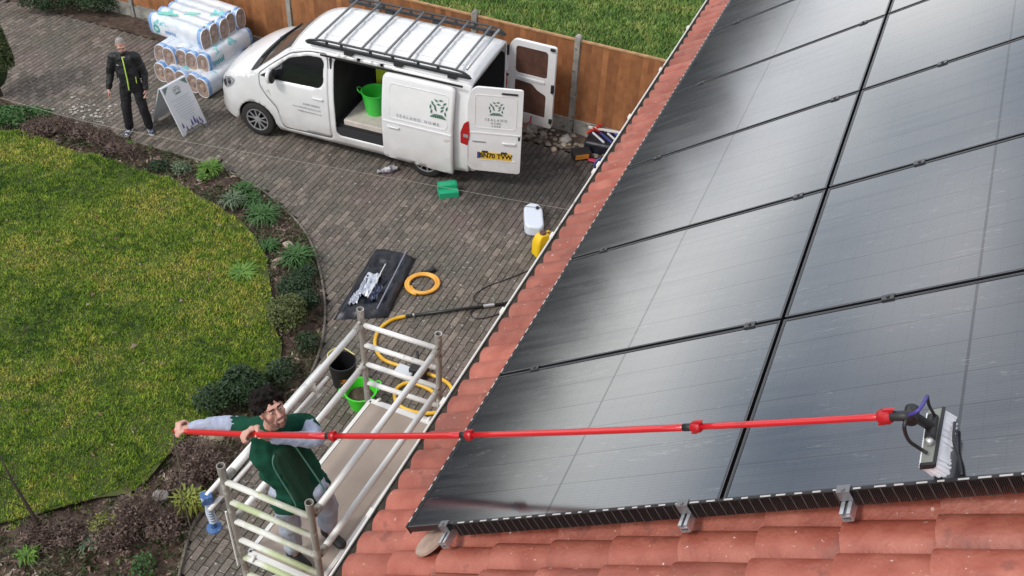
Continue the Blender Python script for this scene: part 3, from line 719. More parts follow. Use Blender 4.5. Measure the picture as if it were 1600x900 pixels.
# ---- distant trees round the plot (the panels mirror them)
m_far = mat('distant_foliage', (0.035, 0.05, 0.025), .9, col2=(0.075, 0.085, 0.045), vscale=.5)
gg = np.random.default_rng(3); tris = []
for k in range(80):
    az = R_(-80 + k * 1.5 + gg.normal(0, .5)); D = gg.uniform(80, 110); H = gg.uniform(8.2, 10.4); cx, cy = D * math.sin(az), D * math.cos(az); nn = 700
    d = gg.normal(size=(nn, 3)); d /= np.linalg.norm(d, axis=1)[:, None]; c = np.array([cx, cy, H * .52]) + d * (gg.random(nn) ** .33)[:, None] * np.array([3.8, 3.8, H * .48])
    tris.append(np.stack([c + gg.normal(size=(nn, 3)) * .55, c + gg.normal(size=(nn, 3)) * .55, c + gg.normal(size=(nn, 3)) * .55], 1))
tag(tri_mesh('distant_trees', np.concatenate(tris), m_far), 'belt of far-off trees on the horizon mirrored in the panels', 'trees', kind='stuff')
# ================================================================== VAN
ZS = 1.09
VX, VY, VT, VL = -5.5476, 15.797, -0.3180, 4.93
VM = Matrix.Translation((VX, VY, 0)) @ Matrix.Rotation(VT, 4, 'Z') @ Matrix.Translation((0, .96, 0)) @ Matrix.Diagonal((1, 1, ZS, 1))   # x: front to rear, y=0 centre, near side is -y
van = thing('parked_van', 'white panel van with roof rack, side door slid back and both rear doors open', 'van', M=VM)
m_white = mat('van_white_paint', (0.78, 0.79, 0.80), .28, coat=.6, var=.03, vscale=3, spots=[((0.60, 0.58, 0.54), 3.0, .70)])
def road_dirt(m):        # brownish spray on the lower panels
    t = m.node_tree; n = t.nodes; l = t.links.new; b = n['Principled BSDF']; src = b.inputs['Base Color'].links[0].from_socket
    tc_ = n.new('ShaderNodeTexCoord'); sp_ = n.new('ShaderNodeSeparateXYZ'); l(tc_.outputs['Object'], sp_.inputs[0]); nz_ = n.new('ShaderNodeTexNoise'); nz_.inputs['Scale'].default_value = 4; nz_.inputs['Detail'].default_value = 6; l(tc_.outputs['Object'], nz_.inputs['Vector'])
    m1 = n.new('ShaderNodeMapRange'); m1.inputs['From Min'].default_value = .95; m1.inputs['From Max'].default_value = .2; m1.inputs['To Max'].default_value = .85; l(sp_.outputs[2], m1.inputs['Value'])
    m2 = n.new('ShaderNodeMath'); m2.operation = 'MULTIPLY'; l(m1.outputs[0], m2.inputs[0]); l(nz_.outputs['Fac'], m2.inputs[1])
    mi = n.new('ShaderNodeMix'); mi.data_type = 'RGBA'; l(m2.outputs[0], mi.inputs['Factor']); l(src, mi.inputs['A']); mi.inputs['B'].default_value = (.33, .29, .25, 1); l(mi.outputs['Result'], b.inputs['Base Color'])
road_dirt(m_white)
m_black = mat('black_plastic', (0.018, 0.018, 0.02), .5)
m_vglass = mat('dark_glass', (0.012, 0.014, 0.016), .05, ior=1.6)
m_rubber = mat('tyre_rubber', (0.022, 0.021, 0.02), .85, bump=.3)
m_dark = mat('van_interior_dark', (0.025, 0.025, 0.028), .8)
m_rim = mat('wheel_rim', (0.55, 0.56, 0.58), .35, metal=.7)
m_red = mat('lamp_red', (0.42, 0.012, 0.015), .15, coat=.5)
m_clear = mat('lamp_clear', (0.5, 0.52, 0.55), .1, metal=.5)
m_print = mat('grey_print', (0.16, 0.17, 0.18), .5)
m_faint = mat('faint_grey_print', (0.33, 0.34, 0.36), .5)
m_green = mat('green_print', (0.03, 0.14, 0.08), .5)

def interp(x, T):
    if x <= T[0][0]: return T[0][1]
    for (a, b), (c, d) in zip(T, T[1:]):
        if x <= c: t = (x - a) / (c - a); return b + (d - b) * t
    return T[-1][1]
def smoothT(T, n=6):
    P = spline([(a, 0, b) for a, b in T], n); return [(p.x, p.z) for p in P]
ZT = smoothT([(0.0, .90), (.06, 1.0), (.25, 1.11), (.55, 1.22), (.86, 1.285)], 4) + smoothT([(.90, 1.30), (1.25, 1.55), (1.60, 1.775), (1.95, 1.875), (2.5, 1.905), (4.0, 1.90), (4.7, 1.88), (4.96, 1.83)], 5)
ZC = smoothT([(0.0, .80), (.25, 1.0), (.55, 1.10), (.86, 1.15)], 4) + smoothT([(.94, 1.18), (1.25, 1.40), (1.62, 1.665), (1.95, 1.76), (2.5, 1.79), (4.7, 1.78), (4.96, 1.74)], 5)
def Wp(a): return .955 - (.955 * .36 * ((.75 - a) / .75) ** 2.6 if a < .75 else 0) - (.02 * max(0, a - 4.6) / .36)
def wz(a, z):
    w_ = Wp(a)
    if z > .98: w_ -= .155 * ((z - .98) / .82) ** 1.5
    if z < .55: w_ -= .035 * ((.55 - z) / .3) ** 2
    return w_
def nose(a, z): return a + (max(0, z - .55) * .27 - max(0, .45 - z) * .25) * max(0, 1 - a / .75)
def side(a, z, off=0.0): return (nose(a, z), -(wz(a, z) + off), z)
def side_far(a, z): return (nose(a, z), wz(a, z), z)
def top(a, t):
    zc, zt = interp(a, ZC), interp(a, ZT); y = t * wz(a, zc); q = abs(t)
    k = (1 - q ** (2.6 if a < 1.6 else min(5.0, 2.6 + (a - 1.6) * 5))); return (nose(a, zc + (zt - zc) * k) + (.10 * (1 - t * t) * 0), y, zc + (zt - zc) * (k * .9 + .1 * (1 - q * q)))
def cant(a): return interp(a, ZC)
arch = lambda cx, r: [(cx + r * math.cos(R_(q)), .303 + r / ZS * math.sin(R_(q))) for q in range(180, -1, -15)]
bot = lambda x: .30 if x < 1.3 else .28
body = MB()
# near side: one skin with wheel arches, cut for the cab door and the loading opening
doorP = rpoly([(1.04, .98), (1.04, 1.20), (1.30, 1.40), (1.66, 1.635), (2.0, 1.725), (2.34, 1.745), (2.37, 1.6), (2.37, .30), (1.42, .28), (1.34, .62), (1.16, .80)], .05)
winP = rpoly([(1.24, 1.25), (1.64, 1.555), (2.0, 1.655), (2.24, 1.665), (2.29, 1.60), (2.28, 1.27), (2.20, 1.18), (1.32, 1.16)], .05)
openP = rrect(2.47, .38, 3.62, 1.72, .10)
topl = [(a, cant(a) - .010) for a in np.linspace(.02, 4.94, 50)]
outl = [(.02, .22), (.45, .19)] + arch(.88, .375) + [(1.32, .20), (3.72, .20)] + arch(4.155, .375) + [(4.6, .24), (4.94, .28)] + topl[::-1]
v_, f_ = patch(outl, [doorP, openP], side, .06); body.add(v_, f_)
v_, f_ = patch(outl, [], side_far, .12); body.add(v_, [tuple(reversed(f)) for f in f_])
# bonnet and roof
def grid(fn, us, vs__, rev=False):
    P = [fn(u, v) for u in us for v in vs__]; n = len(vs__)
    return P, [((i * n + j, (i + 1) * n + j, (i + 1) * n + j + 1, i * n + j + 1)[::(-1 if rev else 1)]) for i in range(len(us) - 1) for j in range(n - 1)]
body.add(*grid(top, np.linspace(.02, .88, 12), np.linspace(-1, 1, 25)))
body.add(*grid(top, np.linspace(1.63, 4.94, 36), np.linspace(-1, 1, 25)))
for s in (-1, 1):                                                             # windscreen pillars
    body.add(*grid(top, np.linspace(.88, 1.63, 10), (np.linspace(-1, -.90, 3) if s < 0 else np.linspace(.90, 1, 3))))
# nose between the two wings
zn = np.linspace(.22, .80, 8); wn_ = wz(.02, .5)
def nosef(z, t): return (nose(.02, z) - .05 * (1 - t * t) + 0, t * wz(.02, z), z)
body.add(*grid(nosef, zn, np.linspace(-1, 1, 15)))
body.add(*grid(lambda k, t: tuple(Vector(nosef(.80, t)).lerp(Vector(top(.02, t)), k)), (0, 1), np.linspace(-1, 1, 15)))
# rear frame round the open doorway
rear = [(y, z) for y, z in [(-wz(4.94, z), z) for z in np.linspace(.28, 1.74, 12)]] + [(top(4.94, t)[1], top(4.94, t)[2]) for t in np.linspace(-.95, .95, 15)] + [(wz(4.94, z), z) for z in np.linspace(1.74, .28, 12)]
v_, f_ = patch(rear, [rrect(-.80, .56, .80, 1.72, .08)], lambda y, z: (4.94, y, z), .12); body.add(v_, f_)
bo = body.build('body', m_white, van, smooth=38); bo.modifiers.new('s', 'SOLIDIFY').thickness = .02
# load space: floor, far lining, bulkhead, ceiling
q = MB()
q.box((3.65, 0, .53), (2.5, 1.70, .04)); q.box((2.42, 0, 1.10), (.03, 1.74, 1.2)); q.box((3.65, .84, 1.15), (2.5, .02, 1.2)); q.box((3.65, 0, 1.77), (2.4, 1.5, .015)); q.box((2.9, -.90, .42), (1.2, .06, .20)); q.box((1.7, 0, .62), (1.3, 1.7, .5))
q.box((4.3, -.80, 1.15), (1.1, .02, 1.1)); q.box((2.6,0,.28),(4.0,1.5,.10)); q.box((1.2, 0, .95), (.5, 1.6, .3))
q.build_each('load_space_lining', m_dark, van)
MB().box((3.12, .02, .90), (.62, .03, .62)).build('lime_board', mat('lime_board', (0.42, 0.52, 0.02), .6), van)
q = MB(); q.box((3.1, -.35, .60), (1.05, 1.0, .10)); q.build('pale_floor_board', mat('pale_board', (.55, .5, .45), .8, var=.1), van, bevel=.015)
q = MB(); q.box((3.55, -.915, 1.765), (2.55, .02, .028)); q.box((3.0, -.86, .38), (1.2, .08, .02)); q.build_each('door_track', m_black, van)
# cab door
v_, f_ = patch(doorP, [winP], lambda a, z: side(a, z, .004), .06)
# shrink slightly so that the shut line shows
cx = sum(p[0] for p in doorP) / len(doorP); cz = sum(p[1] for p in doorP) / len(doorP)
dd = MB().add([side(cx + (p[0] - cx) * .988, cz + (p[2] - cz) * .991, .006) if False else p for p in v_], f_)
door = dd.build('cab_door', m_white, van, smooth=38); door.modifiers.new('s', 'SOLIDIFY').thickness = .03
def ribbon(mb, loop, off, wd):
    n = len(loop)
    for i in range(n):
        a, b = Vector(side(*loop[i], off)), Vector(side(*loop[(i + 1) % n], off))
        if (b - a).length > 1e-4: mb.beam(a, b, .004, wd, up=(0, 1, 0)) if False else mb.beam(a, b, wd, .004, up=(0, 1, 0))
q = MB(); ribbon(q, doorP, .004, .010); q.build('shut_line', m_black, van)
v_, f_ = patch(winP, [], lambda a, z: side(a, z, -.004), .1); MB().add(v_, f_).build('window', m_vglass, door, smooth=True)
qp = rpoly([(1.06, 1.17), (1.235, 1.27), (1.30, 1.14)], .01); v_, f_ = patch(qp, [], lambda a, z: side(a, z, .008), .1); MB().add(v_, f_).build('quarter_panel', m_black, door, smooth=True)
q = MB(); ribbon(q, winP, .003, .016); q.build('window_seal', m_black, door)
def handle(x, z, par, off=0.0, L_=.2):
    y = -(wz(x, z) + off); q = MB(); q.box((x, y - .022, z), (L_, .022, .03)); q.box((x - L_ * .42, y - .008, z), (.03, .03, .026)); q.box((x + L_ * .42, y - .008, z), (.03, .03, .026)); return q.build('handle', m_white, par, bevel=.009)
handle(2.17, .99, door)
q = MB(); q.ball((1.38, -1.075, 1.26), (.045, .088, .105), 14, 10); mo = q.build('mirror', m_black, van, smooth=True)
q = MB(); q.ball((1.335, -1.08, 1.265), (.055, .100, .118), 14, 10); q.build('mirror_cover', m_white, mo, smooth=True); MB().beam((1.34, -.93, 1.18), (1.36, -1.05, 1.22), .05, .05).build('mirror_arm', m_black, mo)
q = MB(); q.ball((1.40, 1.075, 1.19), (.055, .10, .12), 14, 10); q.build('mirror', m_white, van, smooth=True)
# glass, scuttle, wipers
MB().add(*grid(lambda a, t: tuple(Vector(top(a, t)) + Vector((.0, 0, -.012))), np.linspace(.90, 1.63, 10), np.linspace(-.90, .90, 19))).build('windscreen', mat('windscreen_glass', (.07, .07, .065), .08, ior=1.5), van, smooth=True)
MB().add(*grid(lambda a, t: tuple(Vector(top(a, t)) + Vector((.0, 0, .004))), np.linspace(.84, 1.00, 4), np.linspace(-.93, .93, 19))).build('scuttle', m_black, van, smooth=True)
for y0, y1 in ((-.62, .0), (.05, .66)):
    a = Vector(top(.92, y0 / .95)); b = Vector(top(1.04, y1 / .95)); MB().beam(a + Vector((0, 0, .03)), b + Vector((0, 0, .03)), .022, .02).build('wiper', m_black, van)
# inside of the cab seen through the glass
# lamps, bumper, grille
def lamp_pt(a, z, off): p = Vector(side(a, z, 0)); return p + Vector((-.6, -.8, .15)).normalized() * off
for s in (-1, 1):
    lpz = rpoly([(.08, .72), (.12, .88), (.38, 1.00), (.50, .97), (.40, .84), (.20, .70)], .04)
    fn = (lambda a, z, s=s: tuple(Vector((side(a, z)[0], s * wz(a, z), z)) + Vector((-.55, s * .8, .15)).normalized() * .014))
    v_, f_ = patch(lpz, [], fn, .035); lo = MB().add(v_, f_).build('headlight', m_clear, van, smooth=True)
    for (a, z, r) in ((.19, .80, .055), (.33, .89, .05)):
        c = Vector(fn(a, z)); n_ = Vector((-.55, s * .8, .2)).normalized(); MB().lathe([(r, 0), (r, .012), (r * .8, .014), (r * .7, .004), (0, .002)], c - n_ * .002, 16, n_).build('reflector', m_black if r > .046 else m_rim, lo)
MB().add(*grid(lambda z, t: tuple(Vector(nosef(z, t)) + Vector((-.006, 0, 0))), np.linspace(.33, .46, 3), np.linspace(-.8, .8, 11))).build('lower_grille', m_black, van)
MB().add(*grid(lambda z, t: tuple(Vector(nosef(z, t)) + Vector((-.006, 0, 0))), np.linspace(.56, .64, 3), np.linspace(-.62, .62, 11))).build('upper_grille', m_black, van)
q = MB(); q.lathe([(0, .004), (.05, .004), (.05, 0)], Vector(top(.20, 0)) + Vector((0, 0, .004)), 14, (-.3, 0, 1)); q.build('bonnet_badge', m_rim, van)
# wheels
def wheel(x, y, s):
    w_ = MB(); w_.lathe([(.215, -.10), (.30, -.105), (.325, -.085), (.33, 0), (.325, .085), (.30, .105), (.215, .10)], (x, y, .33), 32, (0, s, 0)); wo_ = w_.build('wheel', m_rubber, van, smooth=50); wo_.scale = (1, 1, 1 / ZS)
    r = MB(); r.lathe([(.215, .10), (.222, .085), (.205, .075), (.19, .0), (.05, .0)], (x, y, .33), 32, (0, s, 0)); r.build('rim_barrel', m_black, wo_, smooth=40)
    r = MB()
    r.lathe([(.218, .085), (.216, .104), (.200, .104), (.196, .085)], (x, y, .33), 32, (0, s, 0))
    for k in range(5):
        for dq in (-9, 9):
            q_ = R_(72 * k + dq + 10); q2 = R_(72 * k + dq * 1.9 + 10); c, e = Vector((x + .05 * math.cos(q_), y + s * .085, .33 + .05 * math.sin(q_))), Vector((x + .205 * math.cos(q2), y + s * .092, .33 + .205 * math.sin(q2)))
            r.beam(c, e, .022, .018, up=(0, s, 0))
    r.lathe([(.065, .07), (.065, .094), (.03, .102), (0, .102)], (x, y, .33), 16, (0, s, 0)); r.build('rim', m_rim, wo_, smooth=35)
for x in (.88, 4.155):
    for s in (-1, 1): wheel(x, s * .85, s)
    q = MB(); 
    for s in (-1, 1):
        pts = [(x + .372 * math.cos(R_(a)), .303 + .342 * math.sin(R_(a))) for a in range(0, 181, 15)]
        for (a, b), (c, d) in zip(pts, pts[1:]): q.add([(a, s * .92, b), (c, s * .92, d), (c, s * .60, d), (a, s * .60, b)], [(0, 1, 2, 3)])
        q.add([(x - .37, s * .6, .33), (x + .37, s * .6, .33), (x + .37, s * .6, .7), (x - .37, s * .6, .7)], [(0, 1, 2, 3)])
    q.build('wheel_arch_liner', m_black, van)['kind'] = 'stuff'
# sliding door, drawn back and standing proud of the side
SX0, SX1 = 3.42, 4.70
dpl = rpoly([(SX0, .27), (SX0, 1.66), (SX0 + .06, 1.73), (SX1 - .06, 1.73), (SX1, 1.68), (SX1, .22)], .04)
emb = rrect(SX0 + .13, 1.03, SX1 - .10, 1.58, .07)
def sdoor(a, z):
    return (a, -(wz(3.0, z) + .10), z)
v_, f_ = patch(dpl, [], lambda a, z: sdoor(a, z), .07); sdm = MB().add(v_, f_)
sl = sdm.build('sliding_door', m_white, van, smooth=30); sl.modifiers.new('s', 'SOLIDIFY').thickness = .045
q = MB(); 
for i in range(len(emb)):
    a, b = emb[i], emb[(i + 1) % len(emb)]; A, B = Vector((a[0], -(wz(3, a[1]) + .10), a[1])), Vector((b[0], -(wz(3, b[1]) + .10), b[1]))
    if (B - A).length > 1e-4: q.beam(A, B, .018, .012, up=(0, 1, 0))
q.build('pressed_ridge', m_white, sl); q = MB(); q.beam((SX0 + .02, -(wz(3, .93) + .108), .955), (SX1 - .02, -(wz(3, .93) + .108), .955), .022, .014, up=(0, 1, 0)); q.build('pressed_ridge', m_white, sl)
handle(SX0 + .21, .87, sl, .10, .22)
# emblem: an oak tree of leaves, built of small flat leaves
def emblem(par, o_, ax, ay, size):
    ax, ay = Vector(ax).normalized(), Vector(ay).normalized(); n_ = ax.cross(ay); q = MB()
    def P(u, v, k=.002): return Vector(o_) + ax * u * size + ay * v * size + n_ * k
    gaps = [(-.42, .05, 0), (-.33, .24, 25), (-.14, .38, 60), (.10, .42, 95), (.30, .30, 130), (.42, .10, 160), (-.2, .12, 40), (.0, .22, 85), (.2, .12, 125), (-.36, -.16, -10), (.36, -.16, 190), (-.16, -.02, 30), (.18, -.04, 140)]
    for u, v, a in gaps:
        a = R_(a + 90); d = Vector((math.cos(a), math.sin(a))); s = Vector((-d.y, d.x)); L_ = .13; w_ = .045
        q.add([P(u - d.x * L_, v - d.y * L_), P(u + s.x * w_, v + s.y * w_), P(u + d.x * L_, v + d.y * L_), P(u - s.x * w_, v - s.y * w_)], [(0, 1, 2, 3)])
    for k in range(-3, 4):
        q.add([P(k * .13 - .05, -.42), P(k * .13 + .05, -.42), P(k * .06 + .02, -.24), P(k * .06 - .02, -.24)], [(0, 1, 2, 3)])
    return q.build('tree_emblem', m_green, par)
yd = -(wz(3, 1.34) + .10) - .010
tilt = Vector((0, (wz(3, 1.3) - wz(3, 1.4)) * 1, .1)).normalized()
emblem(sl, (SX1 - .26, yd, 1.35), (1, 0, 0), tilt, .34)
place_mesh('lettering', text_mesh('SEALAND HOME', .066, .0005, 1.75), m_faint, sl, (SX0 + .66, -(wz(3, 1.10) + .113), 1.10), (1, 0, 0), tilt)
for k, (tx, sz, xx) in enumerate((('01555 202010', .05, 2.03), ('www.sealandhomecare.co.uk', .042, 1.93), ('info@sealandhome.co.uk', .042, 1.98))):
    z_ = .84 - .07 * k; place_mesh('lettering', text_mesh(tx, sz, .0005, 1.1), m_faint, door, (xx, -(wz(2, z_) + .012), z_), (1, 0, 0), (0, 0, 1))
# rear lamps, bumper
q = MB(); q.prism(rpoly([(4.80, .80), (4.93, .78), (4.96, .98), (4.94, 1.22), (4.86, 1.16), (4.80, 1.0)], .02), lambda a, z: (a, -.945, z), (0, .10, 0)); rl = q.build('tail_lamp', m_red, van, bevel=.01)
MB().box((4.90, -.95, .95), (.09, .012, .05)).build('indicator', m_clear, rl)
q = MB(); q.prism([(4.80, .80), (4.93, .78), (4.96, .98), (4.94, 1.22), (4.86, 1.16), (4.80, 1.0)], lambda a, z: (a, .845, z), (0, .10, 0)); q.build('tail_lamp', m_red, van)
q = MB(); q.box((4.96, 0, .37), (.16, 1.70, .26)); q.build('rear_bumper', m_white, van, bevel=.05)
MB().box((4.965, 0, .535), (.12, 1.4, .012)).build('bumper_step', m_black, van)
# rear doors: hinged at the corners
def rear_door(name, hx, hy, ang, mirror, inner):
    R = Matrix.Translation((hx, hy, 0)) @ Matrix.Rotation(ang, 4, 'Z')   # local x runs from the hinge to the free edge, y is the outer face side
    W_ = .90; s = mirror
    d = bpy.data.objects.new('x', None)
    def lc(x, y, z): return R @ Vector((x, y * s, z))
    outl_ = rpoly([(0, .42), (0, 1.50), (.06, 1.74), (.14, 1.80), (W_, 1.80), (W_, .33), (.1, .34)], .05)
    if not inner:
        v_, f_ = patch(outl_, [], lambda x, z: lc(x, .04 - .02 * max(0, z - 1.0), z), .2); v2, f2 = patch(outl_, [], lambda x, z: lc(x, -.02, z), .3)
        mb = MB().add(v_, f_); mb.add(v2, [tuple(reversed(f)) for f in f2]); n = len(outl_)
        for i in range(n):
            a, b = outl_[i], outl_[(i + 1) % n]; mb.add([lc(a[0], .04 - .02 * max(0, a[1] - 1), a[1]), lc(b[0], .04 - .02 * max(0, b[1] - 1), b[1]), lc(b[0], -.02, b[1]), lc(a[0], -.02, a[1])], [(0, 1, 2, 3)])
        do = mb.build(name, m_white, van, smooth=30)
    else:
        holes = [rrect(.16, 1.22, .76, 1.70, .06), rpoly([(.16, .52), (.76, .50), (.76, .92), (.60, .98), (.48, 1.08), (.16, 1.10)], .04)]
        mb = MB()
        for y in (-.035,):
            v_, f_ = patch(outl_, holes, lambda x, z: lc(x, y, z), .2); mb.add(v_, f_)
        v2, f2 = patch(outl_, [], lambda x, z: lc(x, .03, z), .3); mb.add(v2, f2); n = len(outl_)
        for lp_ in [outl_] + holes:
            n = len(lp_)
            for i in range(n):
                a, b = lp_[i], lp_[(i + 1) % n]; mb.add([lc(a[0], .03 if lp_ is outl_ else -.005, a[1]), lc(b[0], .03 if lp_ is outl_ else -.005, b[1]), lc(b[0], -.035, b[1]), lc(a[0], -.035, a[1])], [(0, 1, 2, 3)])
        do = mb.build(name, m_white, van, smooth=30)
        for h in holes:
            v_, f_ = patch(h, [], lambda x, z: lc(x, -.012, z), .3); MB().add(v_, f_).build('brown_lining_board', mat('brown_board', (0.10, 0.045, 0.03), .7, var=.2), do)
        q = MB()
        q.obox(lc(.88, -.05, 1.08), R.to_3x3() @ Vector((.025, 0, 0)), R.to_3x3() @ Vector((0, .02, 0)), (0, 0, .07)); q.obox(lc(.88, -.05, .48), R.to_3x3() @ Vector((.025, 0, 0)), R.to_3x3() @ Vector((0, .02, 0)), (0, 0, .04))
        q.obox(lc(.84, -.05, 1.77), R.to_3x3() @ Vector((.04, 0, 0)), R.to_3x3() @ Vector((0, .02, 0)), (0, 0, .02)); q.obox(lc(.02, -.05, 1.6), R.to_3x3() @ Vector((.015, 0, 0)), R.to_3x3() @ Vector((0, .02, 0)), (0, 0, .09))
        q.obox(lc(-.03, -.05, 1.15), R.to_3x3() @ Vector((.07, 0, 0)), R.to_3x3() @ Vector((0, .015, 0)), (0, 0, .015)); q.build_each('hinge_or_lock', m_black, do)
        q = MB(); q.obox(lc(.46, -.04, 1.15), R.to_3x3() @ Vector((.26, 0, 0)), R.to_3x3() @ Vector((0, .012, 0)), (0, 0, .02)); q.build('pressed_ridge', m_white, do)
        q = MB(); q.tube([lc(.30, -.06, .50), lc(.30, -.10, .38), lc(.42, -.12, .34), lc(.52, -.10, .40), lc(.52, -.06, .50)], .014, 6); q.build('red_strap', mat('red_strap', (.35, .03, .06), .7), do)
        return do
    # outer face details
    fy = .04
    ax_ = (R.to_3x3() @ Vector((1, 0, 0))); q = MB()
    E3 = rrect(.12, 1.12, .80, 1.68, .06)
    for i in range(len(E3)):
        a, b = E3[i], E3[(i + 1) % len(E3)]; A, B = lc(a[0], fy - .02 * max(0, a[1] - 1) + .0, a[1]), lc(b[0], fy - .02 * max(0, b[1] - 1), b[1])
        if (B - A).length > 1e-4: q.beam(A, B, .016, .010, up=R.to_3x3() @ Vector((0, 1, 0)))
    q.build('pressed_ridge', m_white, do); q = MB()
    q.beam(lc(.04, fy, 1.03), lc(W_ - .02, fy, 1.03), .022, .016, up=R.to_3x3() @ Vector((0, 1, 0))); q.beam(lc(.2, fy, .55), lc(.82, fy, .55), .02, .016, up=R.to_3x3() @ Vector((0, 1, 0))); q.build_each('pressed_ridge', m_white, do)
    Y_ = R.to_3x3() @ Vector((0, s, 0)); X_ = R.to_3x3() @ Vector((1, 0, 0))
    q = MB(); q.obox(lc(.70, fy + .02, .88), X_ * .11, Y_ * .011, (0, 0, .016)); q.obox(lc(.60, fy, .88), X_ * .015, Y_ * .02, (0, 0, .012)); q.obox(lc(.80, fy, .88), X_ * .015, Y_ * .02, (0, 0, .012)); q.build('handle', m_white, do, bevel=.008)
    q = MB(); q.obox(lc(.68, fy + .006 - .015, 1.73), X_ * .13, Y_ * .012, (0, 0, .012)); q.obox(lc(.86, fy + .004, .98), X_ * .014, Y_ * .006, (0, 0, .03)); q.obox(lc(.30, fy + .008, .70), X_ * .05, Y_ * .012, (0, 0, .012)); q.obox(lc(.62, fy + .008, .70), X_ * .05, Y_ * .012, (0, 0, .012)); q.build_each('black_trim', m_black, do)
    q = MB(); q.obox(lc(.46, fy + .004, .63), X_ * .29, Y_ * .004, (0, 0, .062)); pl = q.build('number_plate', mat('plate_yellow', (.72, .45, .04), .4), do)
    MB().obox(lc(.195, fy + .0085, .63), X_ * .022, Y_ * .001, (0, 0, .058)).build('plate_band', mat('plate_blue', (.05, .07, .25), .4), pl)
    place_mesh('lettering', text_mesh('BN70 TVW', .115, .0035, .98), mat('plate_black', (.01, .01, .01), .4), pl, lc(.485, fy + .0095, .628), X_, (0, 0, 1))
    emblem(do, lc(.47, fy + .002 - .008, 1.46), X_, (0, 0, 1), .27)
    place_mesh('lettering', text_mesh('SEALAND', .06, .0008, 1.6), m_faint, do, lc(.47, fy + .002 - .002, 1.27), X_, (0, 0, 1)); place_mesh('lettering', text_mesh('HOME', .045, .0008, 1.5), m_faint, do, lc(.47, fy + .002, 1.215), X_, (0, 0, 1)); place_mesh('lettering', text_mesh('CARE', .045, .0008, 1.5), m_faint, do, lc(.47, fy + .002, 1.165), X_, (0, 0, 1))
    q = MB(); q.obox(lc(.20, fy + .004, .87), X_ * .11, Y_ * .003, (0, 0, .012)); q.build('model_badge', m_rim, do)
    return do
rear_door('rear_door', VL - .02, -.90, R_(14), -1, False)
rear_door('rear_door', VL + .01, .90, R_(-3), 1, True)
# roof ribs and rack
for y in (-.45, -.15, .15, .45):
    q = MB(); n = 12; 
    for i in range(n):
        a, b = 2.15 + 2.5 * i / n, 2.15 + 2.5 * (i + 1) / n; A, B = Vector(top(a, y / .8)), Vector(top(b, y / .8)); q.beam(A + Vector((0, 0, .004)), B + Vector((0, 0, .004)), .05, .012)
    q.build('roof_rib', m_white, van)
m_rack = mat('rack_black', (0.03, 0.031, 0.034), .45); m_bar = mat('rack_grey_tube', (0.20, 0.205, 0.21), .45, metal=.4)
rack = thing('roof_rack', 'black and grey tubular roof rack on top of the white van', 'roof rack', M=VM)
for s in (-1, 1):
    y = s * .80; q = MB()
    z0 = 1.90; pts = [(1.95, y * .98, z0 - .03), (2.05, y, z0 + .02), (2.3, y, z0 + .055)] + [(x, y, z0 + .06) for x in np.linspace(2.6, 4.6, 8)] + [(4.82, y, z0 + .03), (4.92, y, z0 - .04)]
    q.beam((1.98, y, z0 - .02), (4.90, y, z0 - .02), .05, .045)
    q.build('side_rail', m_rack, rack); q = MB(); q.tube(spline(pts, 3), .019, 8); q.build('upper_rail', m_rack, rack, smooth=True)
    q = MB()
    for x in (2.35, 2.62, 3.15, 3.55, 4.0, 4.35): q.obox((x, y, z0 + .02), (.022, 0, 0), (0, .012, 0), (0, 0, .045))
    for x in (2.75, 3.65, 4.6): q.box((x, y - s * .01, z0 - .06), (.15, .09, .06))
    q.build_each('bracket', m_rack, rack)
for k in range(7):
    x = 2.15 + 2.50 * k / 6; q = MB(); q.tube([(x, -.80, 1.955), (x, .80, 1.955)], .021, 10); q.build('cross_bar', m_bar, rack, smooth=True)
q = MB(); q.tube([(4.82, -.72, 1.965), (4.82, .72, 1.965)], .022, 10); q.build('ladder_roller', m_rim, rack, smooth=True)
# things lying in the van
def vp_(x, y, z): return VM @ Vector((x, y, z))
def tub(c, r0, r1, h, col, label, depth=.03, soil=0, sy=1, name='flexible_tub', rot=0, handles=True):
    m_ = mat('tub_%s' % name + str(len(MATS)), col, .35)
    t = thing(name, label, 'tub', c, rot); q = MB()
    q.lathe([(0, 0), (r0, 0), (r0 * .5 + r1 * .5, h * .5), (r1, h - .012), (r1 + .014, h - .01), (r1 + .014, h + .004), (r1 - .006, h + .004), (r0 * .5 + r1 * .5 - .012, h * .5), (r0 - .01, .012), (0, .012)], seg=28, sy=sy); q.build('tub_wall', m_, t, smooth=40)
    if soil: q = MB(); q.lathe([(r0 + (r1 - r0) * soil - .004, h * soil), (r0 * .6, h * soil + .02), (0, h * soil + .03)], seg=20, sy=sy); q.build('dark_contents', m_soil, t, smooth=True)
    if handles:
        for s in (-1, 1):
            q = MB(); q.tube([(s * (r1 + .005), -.08, h - .01), (s * (r1 + .05), -.06, h + .03), (s * (r1 + .07), 0, h + .05), (s * (r1 + .05), .06, h + .03), (s * (r1 + .005), .08, h - .01)], .011, 8); q.build('handle', m_, t, smooth=True)
    return t
tub(vp_(2.98, -.40, .65), .17, .235, .42, (0.05, 0.55, 0.06), 'bright green flexible tub standing inside the open side door of the van')
blob_root = thing('crumpled_bag', 'crumpled blue and black bag leaning on the green tub in the van', 'bag', vp_(3.32, -.62, .65))
blob('bag_body', [(vp_(3.34, -.62, .72), .10, vp_(3.50, -.55, .78), .12), (vp_(3.34, -.66, .75), .08, vp_(3.40, -.60, .98), .05), (vp_(3.30, -.70, .70), .06, vp_(3.5, -.7, .95), .05)], mat('blue_bag', (.03, .05, .22), .4, col2=(.12, .16, .38), vscale=14), blob_root, .014, 1, .03, 9)
